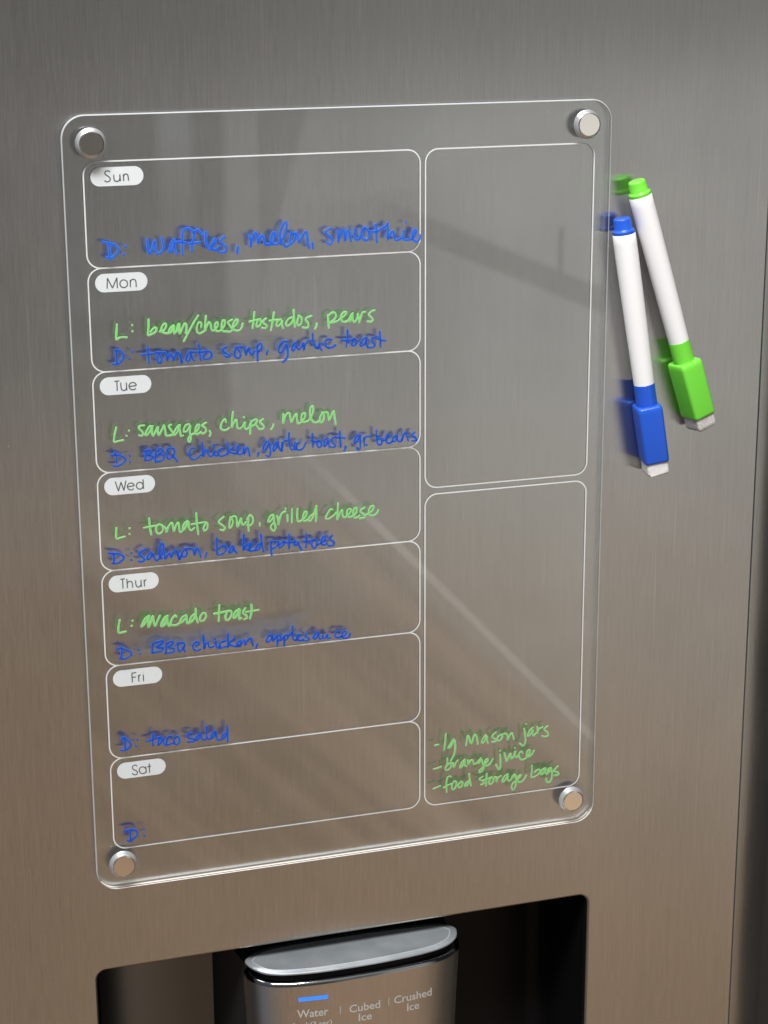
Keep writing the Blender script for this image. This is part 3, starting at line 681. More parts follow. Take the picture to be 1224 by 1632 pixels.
# clear acrylic sheet: see-through with a mirror-sharp surface reflection
def clear(name, tint=(0.985, 0.99, 0.99), haze=0.012, f0=0.042):
    m, gg, out = mat(name)
    geo = gg.n('ShaderNodeNewGeometry')
    dp = gg.n('ShaderNodeVectorMath', operation='DOT_PRODUCT')
    gg.link(geo.outputs['Normal'], dp.inputs[0]); gg.link(geo.outputs['Incoming'], dp.inputs[1])
    c = gg.m('ABSOLUTE', dp.outputs['Value'])
    fr = gg.m('MULTIPLY_ADD', gg.m('POWER', gg.m('SUBTRACT', 1.0, c), 5.0), 1.0 - f0, f0)
    tr = gg.n('ShaderNodeBsdfTransparent'); gg.put(tr.inputs[0], tint)
    gls = gg.n('ShaderNodeBsdfGlossy'); gls.inputs['Roughness'].default_value = 0.015
    gls.inputs['Color'].default_value = (1, 1, 1, 1)
    df = gg.n('ShaderNodeBsdfDiffuse'); gg.put(df.inputs[0], (0.8, 0.82, 0.84))
    mx = gg.n('ShaderNodeMixShader')
    tco = gg.n('ShaderNodeTexCoord')
    hz = gg.noise(gg.mapping(tco.outputs['Object'], (9, 9, 22)), 1.0, 5.0, 0.62)
    vor = gg.n('ShaderNodeTexVoronoi', feature='F1'); vor.inputs['Scale'].default_value = 42.0
    gg.link(tco.outputs['Object'], vor.inputs['Vector'])
    sc_ = gg.n('ShaderNodeSeparateColor'); gg.link(vor.outputs['Color'], sc_.inputs[0])
    dust = gg.m('MULTIPLY', gg.m('LESS_THAN', vor.outputs['Distance'], gg.m('MULTIPLY_ADD', sc_.outputs[1], 0.016, 0.006)), gg.m('GREATER_THAN', sc_.outputs[0], 0.6))
    gg.link(gg.m('ADD', gg.m('MULTIPLY', gg.step(hz, 0.42, 0.75), haze * 1.3), gg.m('MULTIPLY', dust, 0.55)), mx.inputs[0])
    gg.link(tr.outputs[0], mx.inputs[1]); gg.link(df.outputs[0], mx.inputs[2])
    m2 = gg.n('ShaderNodeMixShader'); gg.link(fr, m2.inputs[0])
    gg.link(mx.outputs[0], m2.inputs[1]); gg.link(gls.outputs[0], m2.inputs[2])
    gg.link(m2.outputs[0], out.inputs['Surface'])
    return m
M['clear'] = clear('clear acrylic')
M['clear_side'] = clear('clear acrylic side', (0.72, 0.76, 0.77), 0.05, 0.10)
def edge_glow(name, col, alpha, glow=0.0):  # whitish edge colour stands in for light carried inside the clear sheet
    m, gg, out = mat(name)
    df = gg.n('ShaderNodeBsdfDiffuse'); gg.put(df.inputs[0], col)
    tl = gg.n('ShaderNodeBsdfTranslucent'); gg.put(tl.inputs[0], col)
    gs = gg.n('ShaderNodeBsdfGlossy'); gs.inputs['Roughness'].default_value = 0.15
    tr = gg.n('ShaderNodeBsdfTransparent')
    a = gg.n('ShaderNodeMixShader'); gg.put(a.inputs[0], 0.04)
    gg.link(df.outputs[0], a.inputs[1]); gg.link(tl.outputs[0], a.inputs[2])
    b = gg.n('ShaderNodeMixShader'); gg.put(b.inputs[0], 0.15)
    gg.link(a.outputs[0], b.inputs[1]); gg.link(gs.outputs[0], b.inputs[2])
    c = gg.n('ShaderNodeMixShader'); gg.put(c.inputs[0], alpha)
    gg.link(tr.outputs[0], c.inputs[1]); gg.link(b.outputs[0], c.inputs[2])
    gg.link(c.outputs[0], out.inputs['Surface'])
    return m
M['edge_front'] = edge_glow('lit polished edge front', (0.97, 0.98, 0.98), 1.0)
M['edge_side'] = edge_glow('polished edge', (0.86, 0.90, 0.92), 0.50)
M['edge_back'] = edge_glow('lit polished edge back', (0.93, 0.88, 0.82), 0.8)

M['white_print'] = principled('white print', (0.86, 0.87, 0.88), 0.4)[0]
M['label_print'] = principled('white label print', (0.83, 0.87, 0.895), 0.35)[0]
M['grey_letter'] = principled('see-through lettering', (0.115, 0.112, 0.112), 0.45)[0]

def ink(name, core, rim, k0=0.25, k1=0.95, thru=0.3):
    m, gg, out = mat(name)
    uv = gg.n('ShaderNodeUVMap', uv_map='stroke')
    sp = gg.n('ShaderNodeSeparateXYZ'); gg.link(uv.outputs[0], sp.inputs[0])
    u = gg.m('ABSOLUTE', gg.m('MULTIPLY_ADD', sp.outputs[0], 2.0, -1.0))
    tco = gg.n('ShaderNodeTexCoord')
    nz = gg.noise(tco.outputs['Object'], 420.0, 2.0)
    f = gg.step(gg.m('ADD', u, gg.m('MULTIPLY', gg.m('SUBTRACT', nz, 0.5), 0.9)), k0, k1)
    col = gg.mix(f, core, rim)
    p = gg.n('ShaderNodeBsdfPrincipled')
    gg.link(col, p.inputs['Base Color']); p.inputs['Roughness'].default_value = 0.38
    tl = gg.n('ShaderNodeBsdfTranslucent'); gg.link(col, tl.inputs[0])
    a = gg.n('ShaderNodeMixShader'); gg.put(a.inputs[0], thru)
    gg.link(p.outputs[0], a.inputs[1]); gg.link(tl.outputs[0], a.inputs[2])
    tr = gg.n('ShaderNodeBsdfTransparent')
    b = gg.n('ShaderNodeMixShader')
    gg.link(gg.m('MULTIPLY_ADD', nz, -0.35, 1.08, clamp=True), b.inputs[0])
    gg.link(tr.outputs[0], b.inputs[1]); gg.link(a.outputs[0], b.inputs[2])
    gg.link(b.outputs[0], out.inputs['Surface'])
    return m
M['blue_a'] = ink('thick blue ink', (0.014, 0.135, 0.84), (0.055, 0.25, 0.95))
M['blue'] = ink('blue ink', (0.006, 0.082, 0.62), (0.045, 0.215, 0.88), 0.3, 0.95)
M['green'] = ink('green ink', (0.23, 0.76, 0.20), (0.45, 0.86, 0.40), 0.15, 0.95, 0.2)

M['magnet'] = principled('nickel magnet', (0.84, 0.815, 0.77), 0.09, 1.0)[0]
m, gg, p = principled('satin silver ring', (0.74, 0.76, 0.78), 0.28, 0.7)
M['ring'] = m
M['pen_white'] = principled('white pen barrel', (0.90, 0.90, 0.915), 0.32)[0]
M['pen_blue'] = principled('blue pen plastic', (0.020, 0.115, 0.68), 0.33)[0]
M['pen_green'] = principled('green pen plastic', (0.23, 0.86, 0.075), 0.33)[0]
for key_, col_ in (('pen_green', (0.2, 0.85, 0.06)), ('pen_blue', (0.015, 0.1, 0.65))):
    nt = M[key_].node_tree; gg = G(nt)
    pr = [n_ for n_ in nt.nodes if n_.type == 'BSDF_PRINCIPLED'][0]
    ou = [n_ for n_ in nt.nodes if n_.type == 'OUTPUT_MATERIAL'][0]
    tl = gg.n('ShaderNodeBsdfTranslucent'); gg.put(tl.inputs[0], col_)
    mx = gg.n('ShaderNodeMixShader'); gg.put(mx.inputs[0], 0.2 if key_ == 'pen_green' else 0.1)
    gg.link(pr.outputs[0], mx.inputs[1]); gg.link(tl.outputs[0], mx.inputs[2]); gg.link(mx.outputs[0], ou.inputs['Surface'])
def felt(name, c1, c2):
    m, gg, p = principled(name, c1, 0.95)
    tco = gg.n('ShaderNodeTexCoord')
    nz = gg.noise(tco.outputs['Object'], 1100.0, 3.0, 0.7)
    gg.link(gg.mix(gg.step(nz, 0.35, 0.65), c1, c2), p.inputs['Base Color'])
    b = gg.n('ShaderNodeBump'); b.inputs['Strength'].default_value = 0.6; b.inputs['Distance'].default_value = 0.0006
    gg.link(nz, b.inputs['Height']); gg.link(b.outputs[0], p.inputs['Normal'])
    return m
M['felt_a'] = felt('white felt', (0.70, 0.70, 0.69), (0.84, 0.84, 0.82))
M['felt_b'] = felt('used felt', (0.52, 0.50, 0.48), (0.72, 0.70, 0.68))

# ------------------------------------------------------------------ object helpers
def thing(name, label, cat, loc, group=None):
    o = bpy.data.objects.new(name, None)
    COL.objects.link(o)
    o.location = loc
    o.empty_display_size = 0.02
    o['label'] = label; o['category'] = cat
    if group:
        o['group'] = group
    return o
def world_loc(o):
    v = Vector(o.location)
    return v if o.parent is None else v + world_loc(o.parent)
def obj(name, bm, mats, parent=None, smooth=None, label=None, loc=None):
    """bm is in world coordinates; the object keeps its parent's origin"""
    me = bpy.data.meshes.new(name)
    org = world_loc(parent) if parent else Vector((0, 0, 0))
    bmesh.ops.translate(bm, verts=bm.verts, vec=-org)
    bm.to_mesh(me); bm.free()
    if not isinstance(mats, (list, tuple)):
        mats = [mats]
    for mm_ in mats:
        me.materials.append(mm_)
    if smooth is not None:
        for p_ in me.polygons:
            p_.use_smooth = True
        if smooth < 180:
            me.set_sharp_from_angle(angle=math.radians(smooth))
    o = bpy.data.objects.new(name, me)
    COL.objects.link(o)
    if parent:
        o.parent = parent
    if label:
        o['label'] = label
    return o

def rrect(x0, z0, x1, z1, r, n=8):
    """rounded rectangle, counter-clockwise in (x, z)"""
    pts = []
    for cx, cz, a0 in ((x1 - r, z0 + r, -90), (x1 - r, z1 - r, 0), (x0 + r, z1 - r, 90), (x0 + r, z0 + r, 180)):
        for i in range(n + 1):
            a = math.radians(a0 + 90.0 * i / n)
            pts.append((cx + r * math.cos(a), cz + r * math.sin(a)))
    return pts
def loft(bm, rings, mats=None, close=True, cap0=False, cap1=False, capmat=0):
    """rings: lists of 3-D points of equal length"""
    vs = [[bm.verts.new(p) for p in r] for r in rings]
    n = len(rings[0])
    for i in range(len(rings) - 1):
        for j in range(n if close else n - 1):
            f = bm.faces.new((vs[i][j], vs[i][(j + 1) % n], vs[i + 1][(j + 1) % n], vs[i + 1][j]))
            if mats:
                f.material_index = mats[i]
    if cap0:
        f = bm.faces.new(vs[0][::-1]); f.material_index = capmat
    if cap1:
        f = bm.faces.new(vs[-1]); f.material_index = capmat
    return vs
def fix(bm):
    bmesh.ops.recalc_face_normals(bm, faces=bm.faces)
    return bm
def grain_uv(bm, fn):
    lay = bm.loops.layers.uv.new('grain')
    for f in bm.faces:
        for l in f.loops:
            l[lay].uv = fn(l.vert.co)
    return bm
def box(bm, x0, y0, z0, x1, y1, z1, bev=0.0, seg=2):
    r = bmesh.ops.create_cube(bm, size=1.0)
    vs = r['verts']
    for v in vs:
        v.co = Vector((x0 + (v.co.x + .5) * (x1 - x0), y0 + (v.co.y + .5) * (y1 - y0), z0 + (v.co.z + .5) * (z1 - z0)))
    if bev:
        es = list({e_ for v in vs for e_ in v.link_edges})
        bmesh.ops.bevel(bm, geom=es, offset=bev, segments=seg, profile=0.6, affect='EDGES')

def smooth_line(pts, step):
    """Catmull-Rom through pts, resampled"""
    if len(pts) < 3:
        P = [Vector(p) for p in pts]
    else:
        Q = [Vector(p) for p in pts]
        Q = [2 * Q[0] - Q[1]] + Q + [2 * Q[-1] - Q[-2]]
        P = []
        for i in range(1, len(Q) - 2):
            a, b, c, d = Q[i - 1:i + 3]
            n = max(2, int((c - b).length / step) + 1)
            for k in range(n):
                t = k / n
                P.append(0.5 * ((2 * b) + (c - a) * t + (2 * a - 5 * b + 4 * c - d) * t * t + (3 * b - a - 3 * c + d) * t ** 3))
        P.append(Q[-2])
    out = [P[0]]
    for q in P[1:]:
        L_ = (q - out[-1]).length
        n = int(L_ / step)
        for k in range(1, n):
            out.append(out[-1].lerp(q, 1.0 / (n - k + 1)))
        if L_ > step * 0.3:
            out.append(q)
    if len(out) < 2:
        out.append(out[0] + Vector((step * 0.5, 0)))
    return out
def ribbon(bm, pts, w, y, dome, uvl=None, wob=0.0, caps=True, step=0.45):
    """a drawn stroke: pts in mm (x, z); lies on plane y (m), bulges towards -y by dome (m)"""
    P = smooth_line(pts, step)
    n = len(P)
    T_ = []
    for i in range(n):
        d = P[min(i + 1, n - 1)] - P[max(i - 1, 0)]
        T_.append(d.normalized() if d.length > 1e-9 else Vector((1, 0)))
    hw = w / 2
    st = []
    ph = random.uniform(0, 6.28)
    if caps:
        for k in (0.0, 0.35, 0.7):
            st.append((P[0] - T_[0] * hw * (1 - k) * 0.9, T_[0], max(0.12, math.sqrt(1 - (1 - k) ** 2))))
    for i in range(n):
        st.append((P[i], T_[i], 1.0 + wob * math.sin(ph + i * 0.55) + wob * 0.6 * math.sin(ph * 2 + i * 0.23)))
    if caps:
        for k in (0.7, 0.35, 0.0):
            st.append((P[-1] + T_[-1] * hw * (1 - k) * 0.9, T_[-1], max(0.12, math.sqrt(1 - (1 - k) ** 2))))
    prof = (-1, -0.62, 0, 0.62, 1)
    rows = []
    for p_, t_, s_ in st:
        nn = Vector((-t_.y, t_.x))
        row = []
        for u in prof:
            q = p_ + nn * (u * hw * s_)
            h = dome * (max(0.0, 1 - u * u) ** 0.5) * min(1.0, s_)
            row.append(bm.verts.new((q.x * MM, y - h, q.y * MM)))
        rows.append(row)
    for i in range(len(rows) - 1):
        for j in range(4):
            f = bm.faces.new((rows[i][j], rows[i][j + 1], rows[i + 1][j + 1], rows[i + 1][j]))
            f.smooth = True
            if uvl is not None:
                for l in f.loops:
                    k = j + (1 if l.vert in (rows[i][j + 1], rows[i + 1][j + 1]) else 0)
                    l[uvl].uv = ((prof[k] + 1) / 2, 0)
    return rows
def flat_poly(bm, pts, y):
    f = bm.faces.new([bm.verts.new((x * MM, y, z * MM)) for x, z in pts])
    f.normal_update()
    if f.normal.y > 0:
        f.normal_flip()
    return f

# ================================================================== refrigerator
fridge = thing('refrigerator', 'tall brushed stainless steel refrigerator door with a water and ice dispenser set into it',
               'refrigerator', (0.10, 0.0, -1.45))
XE = 0.3833                                    # right edge of the flat door skin
DL, DB, DT = -0.47, -1.43, 0.42
HX0, HX1, HB, HT, HR = -0.0142, 0.2862, -0.86, -0.4465, 0.007
bm = bmesh.new()
outer = [(DL, DB), (XE, DB), (XE, DT), (DL, DT)]
inner = rrect(HX0, HB, HX1, HT, HR, 8)
def loop_edges(pts, y):
    vs = [bm.verts.new((x, y, z)) for x, z in pts]
    return [bm.edges.new((vs[i], vs[(i + 1) % len(vs)])) for i in range(len(vs))]
ed = loop_edges(outer, 0.0) + loop_edges(inner, 0.0)
bmesh.ops.triangle_fill(bm, edges=ed, use_beauty=True)
for f in bm.faces:
    f.normal_update()
    if f.normal.y > 0:
        f.normal_flip()
grain_uv(bm, lambda c: (c.x, c.z))
door = obj('door', bm, M['steel'], fridge)
# rolled hem round the dispenser opening
bm = bmesh.new()
rings = []
for k in range(6):
    a = math.radians(90 * k / 5)
    o_ = 0.0016 * math.sin(a)
    rings.append([(x, 0.0016 * (1 - math.cos(a)), z) for x, z in rrect(HX0 + o_ , HB + o_, HX1 - o_, HT - o_, HR - o_, 8)])
rings.append([(x, 0.0045, z) for x, z in rrect(HX0 + .0016, HB + .0016, HX1 - .0016, HT - .0016, HR - .0016, 8)])
loft(bm, rings)
fix(bm)
obj('opening_hem', bm, M['lip'], fridge, smooth=60)
# seam and rounded edge trim on the right of the door
bm = bmesh.new()
R_ = 0.036
prof = [(XE, 0.0), (XE + 0.0001, 0.0005), (XE + 0.0005, 0.0005), (XE + 0.0010, -0.0002)]
for k in range(1, 15):
    a = math.radians(90 * k / 14)
    prof.append((XE + 0.0010 + R_ * math.sin(a), -0.0002 + R_ * (1 - math.cos(a))))
prof.append((XE + 0.0010 + R_, 0.07))
loft(bm, [[(x, y, DB) for x, y in prof], [(x, y, DT) for x, y in prof]], close=False)
fix(bm)
acc = [0.0]
for i in range(1, len(prof)):
    acc.append(acc[-1] + math.hypot(prof[i][0] - prof[i - 1][0], prof[i][1] - prof[i - 1][1]))
look = {(round(x, 6), round(y, 6)): s for (x, y), s in zip(prof, acc)}
grain_uv(bm, lambda c: (1.3 + min(((abs(k[0] - c.x) + abs(k[1] - c.y)), v) for k, v in look.items())[1], c.z))
for f in bm.faces:
    if f.calc_center_median().x < XE + 0.0006:
        f.material_index = 1
obj('door_edge', bm, [M['steel'], M['seam']], fridge, smooth=40)
# cabinet body behind
bm = bmesh.new()
box(bm, DL + 0.01, 0.075, DB + 0.02, 0.95, 0.6, DT - 0.01)
obj('cabinet_body', bm, M['softblack'], fridge)

# ---- dispenser recess
bm = bmesh.new()
x0, x1, zt, zb, dep = HX0 + .0016, HX1 - .0016, HT - .0016, HB + .0016, 0.068
rings = [[(x, 0.0045, z) for x, z in rrect(x0, zb, x1, zt, .0054, 8)],
         [(x, dep - .012, z) for x, z in rrect(x0, zb, x1, zt, .0054, 8)]]
for k in range(1, 6):
    a = math.radians(90 * k / 5)
    o_ = 0.012 * (1 - math.cos(a))
    rings.append([(x, dep - .012 + .012 * math.sin(a), z) for x, z in rrect(x0 + o_, zb + o_, x1 - o_, zt - o_, max(.001, .0054 - o_) if o_ < .005 else .001, 8)])
loft(bm, rings, cap1=True)
bmesh.ops.reverse_faces(bm, faces=bm.faces)
fix(bm)
for f in bm.faces:
    f.normal_flip()
recess = obj('dispenser_recess', bm, M['black'], fridge, smooth=40)
bm = bmesh.new()          # satin metal back plate, curved
prof = []
for k in range(41):
    t = k / 40
    prof.append((-0.004 + 0.078 * t, 0.0655 - 0.014 * math.exp(-7.0 * t) - 0.007 * math.exp(-9.0 * (1 - t))))
loft(bm, [[(x, y, zb + .02) for x, y in prof], [(x, y, zt - .003) for x, y in prof]], close=False)
for f in bm.faces:
    f.normal_update()
    if f.normal.y > 0: f.normal_flip()
obj('back_plate', bm, M['recess_metal'], recess, smooth=180)

# ---- dispenser head
LID = [(72.7, 1.7), (75.0, 6.7), (80.0, 10.8), (88.8, 14.2), (101.1, 15.6), (126.2, 16.0), (151.3, 15.7), (176.4, 14.1), (190.4, 12.0), (196.9, 8.8), (200.9, 3.7), (200.5, -1.3), (196.9, -8.8), (189.4, -15.0), (177.9, -18.8), (159.3, -21.0), (139.8, -22.0), (115.1, -21.8), (99.0, -20.2), (88.0, -17.6), (80.0, -13.4), (75.0, -6.3)]
def closed_smooth(pts, n=6):
    N = len(pts); out = []
    for i in range(N):
        a, b, c, d = (Vector(pts[(i + k) % N]) for k in (-1, 0, 1, 2))
        for k in range(n):
            t = k / n
            out.append(0.5 * ((2 * b) + (c - a) * t + (2 * a - 5 * b + 4 * c - d) * t * t + (3 * b - a - 3 * c + d) * t ** 3))
    return out
OUT = closed_smooth(LID)
def offset(pts, d):
    n = len(pts); res = []
    for i in range(n):
        t_ = (pts[(i + 1) % n] - pts[i - 1]).normalized()
        nn = Vector((-t_.y, t_.x))      # clockwise list seen from above -> outward
        res.append(pts[i] + nn * d)
    return res
area2 = sum(OUT[i].x * OUT[(i + 1) % len(OUT)].y - OUT[(i + 1) % len(OUT)].x * OUT[i].y for i in range(len(OUT)))
SG = 1.0 if area2 < 0 else -1.0
def ring(d, z, sx=1.0):
    cx = 136.7
    return [((cx + (p_.x - cx) * sx) * MM, p_.y * MM, z * MM) for p_ in offset(OUT, SG * d)]
bm = bmesh.new()
ZF = -465.50
rr = []
for z, d, sx in ((-465.60, 1.1, 1.0), (-474, 1.1, .995), (-500, 1.1, .975), (-540, 1.1, .95), (-575, 1.1, .93)):
    rr.append(ring(d, z, sx))
loft(bm, rr, cap0=True, cap1=True)
fix(bm)
per = [0.0]
for i in range(len(OUT)):
    per.append(per[-1] + (OUT[(i + 1) % len(OUT)] - OUT[i]).length * MM)
bm.verts.ensure_lookup_table()
lay = bm.loops.layers.uv.new('grain')
nO = len(OUT)
for f in bm.faces:
    idx = [l.vert.index % nO for l in f.loops]
    wrap = len(f.loops) == 4 and (nO - 1 in idx and 0 in idx)
    for l, i_ in zip(f.loops, idx):
        l[lay].uv = (per[nO] if (wrap and i_ == 0) else per[i_], l.vert.co.z)
head = obj('dispenser_head', bm, M['face'], fridge, smooth=50)
# rounded chrome shoulder and dark groove below the lid
bm = bmesh.new()
rr = [ring(1.1, -465.60)]
for k in range(0, 6):
    a = math.radians(90 * k / 5)
    rr.append(ring(1.35 - 2.2 * (1 - math.cos(a)), -465.50 + 2.4 * math.sin(a)))
rr.append(ring(-3.5, -462.80))
loft(bm, rr, mats=[1] + [0] * 6)
fix(bm)
obj('shoulder_trim', bm, [M['chrome'], M['brightrim']], head, smooth=60)
bm = bmesh.new()
loft(bm, [ring(-2.6, -463.80), ring(-2.6, -458.60)])
fix(bm)
obj('groove', bm, M['black'], head, smooth=60)
# silver lid with a shallow tray
bm = bmesh.new()
rr = [ring(-2.6, -459.00), ring(-0.4, -459.00), ring(0.0, -458.60), ring(0.0, -457.90), ring(-0.4, -457.50), ring(-3.9, -457.46), ring(-4.25, -457.30), ring(-4.6, -457.46)]
loft(bm, rr, cap1=True, mats=[0] * 5 + [1, 1])
fix(bm)
obj('silver_lid', bm, [M['silver'], M['ridge']], head, smooth=45)
# black housing joining the head to the recess
bm = bmesh.new()
loft(bm, [[(.0740, .004, z), (.082, .012, z), (.192, .012, z), (.1985, .005, z), (.207, .0675, z), (.066, .0675, z)] for z in (-.60, -.4614)], cap0=True, cap1=True)
fix(bm)
obj('housing', bm, M['softblack'], head)
# panel print and indicator, bent to the curved face
front = [(p_.x, p_.y) for p_ in offset(OUT, SG * 1.1) if p_.y < 0]
front.sort()
def face_y(x):
    x *= 1000
    for (xa, ya), (xb, yb) in zip(front, front[1:]):
        if xa <= x <= xb:
            return (ya + (yb - ya) * (x - xa) / max(1e-9, xb - xa)) * MM
    return front[0][1] * MM
def put_text(body, x0, x1, zbase, zheight, parent, name='lettering'):
    cu = bpy.data.curves.new('text', 'FONT')
    cu.body = body; cu.size = 1.0; cu.resolution_u = 3; cu.offset = 0.014
    to = bpy.data.objects.new('text', cu)
    COL.objects.link(to)
    dg = bpy.context.evaluated_depsgraph_get()
    me = bpy.data.meshes.new_from_object(to.evaluated_get(dg))
    bpy.data.objects.remove(to); bpy.data.curves.remove(cu)
    b_ = bmesh.new(); b_.from_mesh(me); bpy.data.meshes.remove(me)
    xs = [v.co.x for v in b_.verts]
    sx = (x1 - x0) * MM / (max(xs) - min(xs)); sz = zheight * MM / 0.729
    mn = min(xs)
    for v in b_.verts:
        x = x0 * MM + (v.co.x - mn) * sx
        v.co = Vector((x, face_y(x) - 0.0002, zbase * MM + v.co.y * sz))
    for f in b_.faces:
        f.normal_update()
        if f.normal.y > 0: f.normal_flip()
    return obj(name, b_, M['greytext'], parent)
put_text('Water', 96.8, 114.8, -485.4, 5.2, head)
put_text('Lock(3 sec)', 94.7, 116.9, -491.8, 3.4, head)
put_text('Cubed', 127.3, 145.9, -486.3, 5.0, head)
put_text('Ice', 132.8, 140.8, -492.7, 5.0, head)
put_text('Crushed', 154.5, 178.4, -485.8, 5.0, head)
put_text('Ice', 162.6, 170.3, -492.3, 5.0, head)
for xs in (121.9, 151.2):
    bm = bmesh.new()
    x = xs * MM; y = face_y(x) - .0002
    bm.faces.new([bm.verts.new(c) for c in ((x - .00018, y, -.4862), (x + .00018, y, -.4862), (x + .00018, y, -.4812), (x - .00018, y, -.4812))])
    obj('divider', bm, M['greytext'], head)
bm = bmesh.new()
pts = rrect(.0978, -.4750, .1148, -.4727, .0006, 3)
loft(bm, [[(x, face_y(x) + .001, z) for x, z in pts], [(x, face_y(x) - .0003, z) for x, z in pts]], cap1=True)
fix(bm)
obj('indicator_light', bm, M['led'], head)

# ================================================================== planner board
BX0, BX1, BZ0, BZ1 = -10.8, 285.3, -397.5, 23.5      # mm
YB, YFR = -0.0007, -0.0043                            # back and front face
board = thing('planner_board', 'large clear acrylic weekly meal planner board with blue and green handwriting on the refrigerator door',
              'planner board', (137.0 * MM, YFR, BZ0 * MM))
bm = bmesh.new()
def brr(o_, y):
    return [(x * MM, y, z * MM) for x, z in rrect(BX0 + o_, BZ0 + o_, BX1 - o_, BZ1 - o_, 12.0 - o_, 12)]
rr = [brr(0.5, YB), brr(0.0, YB - .0004), brr(0.0, YB - .0008), brr(0.0, YB - .0017), brr(0.0, YFR + .0006), brr(0.55, YFR)]
loft(bm, rr, mats=[2, 2, 3, 1, 1], cap0=True, cap1=True)
fix(bm)
for f in bm.faces:                       # lower edge painted brighter for the light it gathers; all edges are polished
    f.normal_update()
    if f.material_index == 1 and f.normal.z > -0.35:
        f.material_index = 4
    elif f.material_index == 2 and f.normal.z > -0.35:
        f.material_index = 3
obj('acrylic_sheet', bm, [M['clear'], M['edge_front'], M['edge_back'], M['clear_side'], M['edge_side']], board, smooth=30)
PZ = 53.544
LW = 0.70
def frame(name, x0, z0, x1, z1, r, y):
    b_ = bmesh.new()
    h = LW / 2
    a = rrect(x0 - h, z0 - h, x1 + h, z1 + h, r + h, 10); c = rrect(x0 + h, z0 + h, x1 - h, z1 - h, r - h, 10)
    loft(b_, [[(x * MM, y, z * MM) for x, z in a], [(x * MM, y - .00002, z * MM) for x, z in c]])
    for f in b_.faces:
        f.normal_update()
        if f.normal.y > 0: f.normal_flip()
    return obj(name, b_, M['white_print'], board)
YP = YB + 0.00005
for i in range(7):
    frame('day_frame', 0.0, -(i + 1) * PZ, 177.6, -i * PZ, 7.0, YP + (0.00003 if i % 2 else 0.0))
frame('notes_frame', 180.55, -184.6, 276.85, 0.0, 7.0, YP)
frame('list_frame', 180.55, -7 * PZ, 276.85, -188.3, 7.0, YP)
for i, (nm, strokes) in enumerate(DAYS):
    b_ = bmesh.new()
    zc = -i * PZ - 7.65
    flat_poly(b_, rrect(3.5, zc - 4.72, 30.4, zc + 4.72, 4.71, 12), YP - .00002)
    lab = obj('day_label', b_, M['label_print'], board)
    b_ = bmesh.new()
    for k, s in enumerate(strokes):
        n_ = [float(v) for v in s.lstrip('!').split()]
        pts = list(zip(n_[::2], n_[1::2]))
        yy = YP - .00006 - k * .000004
        if s.startswith('!'):
            for a_, c_ in zip(pts, pts[1:]):
                yy -= .000004
                ribbon(b_, [a_, c_], 0.62, yy, 0.00003, caps=False, step=1.0)
        else:
            ribbon(b_, pts, 0.62, yy, 0.00003, caps=False)
    obj('lettering', b_, M['grey_letter'], lab)
# residue of wiped ink on the sheet
def smudge(x0, z0, x1, z1, slope, col, amt):
    b_ = bmesh.new()
    lay = b_.loops.layers.uv.new('patch')
    nx, nz = 24, 8
    g_ = [[b_.verts.new(((x0 + (x1 - x0) * i / nx) * MM, YFR - .00002, (z0 + (z1 - z0) * j / nz + slope * (i / nx)) * MM)) for i in range(nx + 1)] for j in range(nz + 1)]
    for j in range(nz):
        for i in range(nx):
            f = b_.faces.new((g_[j][i], g_[j][i + 1], g_[j + 1][i + 1], g_[j + 1][i]))
            for l, (a_, c_) in zip(f.loops, ((i, j), (i + 1, j), (i + 1, j + 1), (i, j + 1))):
                l[lay].uv = (a_ / nx, c_ / nz)
    m, gg, out = mat('wiped ink')
    uv = gg.n('ShaderNodeUVMap', uv_map='patch')
    sp = gg.n('ShaderNodeSeparateXYZ'); gg.link(uv.outputs[0], sp.inputs[0])
    nz1 = gg.noise(gg.mapping(uv.outputs[0], (7, 3, 1)), 1.0, 4.0, 0.6)
    d = gg.m('MINIMUM', gg.m('MINIMUM', gg.m('MULTIPLY', sp.outputs[0], 5.0), gg.m('MULTIPLY', gg.m('SUBTRACT', 1.0, sp.outputs[0]), 5.0)),
             gg.m('MINIMUM', gg.m('MULTIPLY', sp.outputs[1], 2.2), gg.m('MULTIPLY', gg.m('SUBTRACT', 1.0, sp.outputs[1]), 2.2)))
    k = gg.m('MULTIPLY', gg.step(gg.m('ADD', d, gg.m('MULTIPLY', gg.m('SUBTRACT', nz1, 0.5), 1.1)), 0.05, 0.8), amt)
    tr = gg.n('ShaderNodeBsdfTransparent'); df = gg.n('ShaderNodeBsdfDiffuse'); gg.put(df.inputs[0], col)
    mx = gg.n('ShaderNodeMixShader'); gg.link(k, mx.inputs[0])
    gg.link(tr.outputs[0], mx.inputs[1]); gg.link(df.outputs[0], mx.inputs[2]); gg.link(mx.outputs[0], out.inputs['Surface'])
    obj('ink_smudge', b_, m, board)
smudge(8, -265.5, 118, -248.0, 2.5, (0.21, 0.24, 0.32), 0.30)
smudge(40, -106.0, 112, -93.0, 1.0, (0.22, 0.25, 0.28), 0.18)
for nm, col, w, strokes in INK:
    b_ = bmesh.new()
    uvl = b_.loops.layers.uv.new('stroke')
    for k, s in enumerate(strokes):
        n_ = [float(v) for v in s.split()]
        ribbon(b_, list(zip(n_[::2], n_[1::2])), w * random.uniform(.94, 1.06), YFR - .00004 - (k % 17) * .000006, 0.00013, uvl, wob=0.07)
    tint = 'green' if col == 'green' else 'blue'
    obj('handwritten_line', b_, M[col], board, label='%s handwriting reading %s' % (tint, nm))

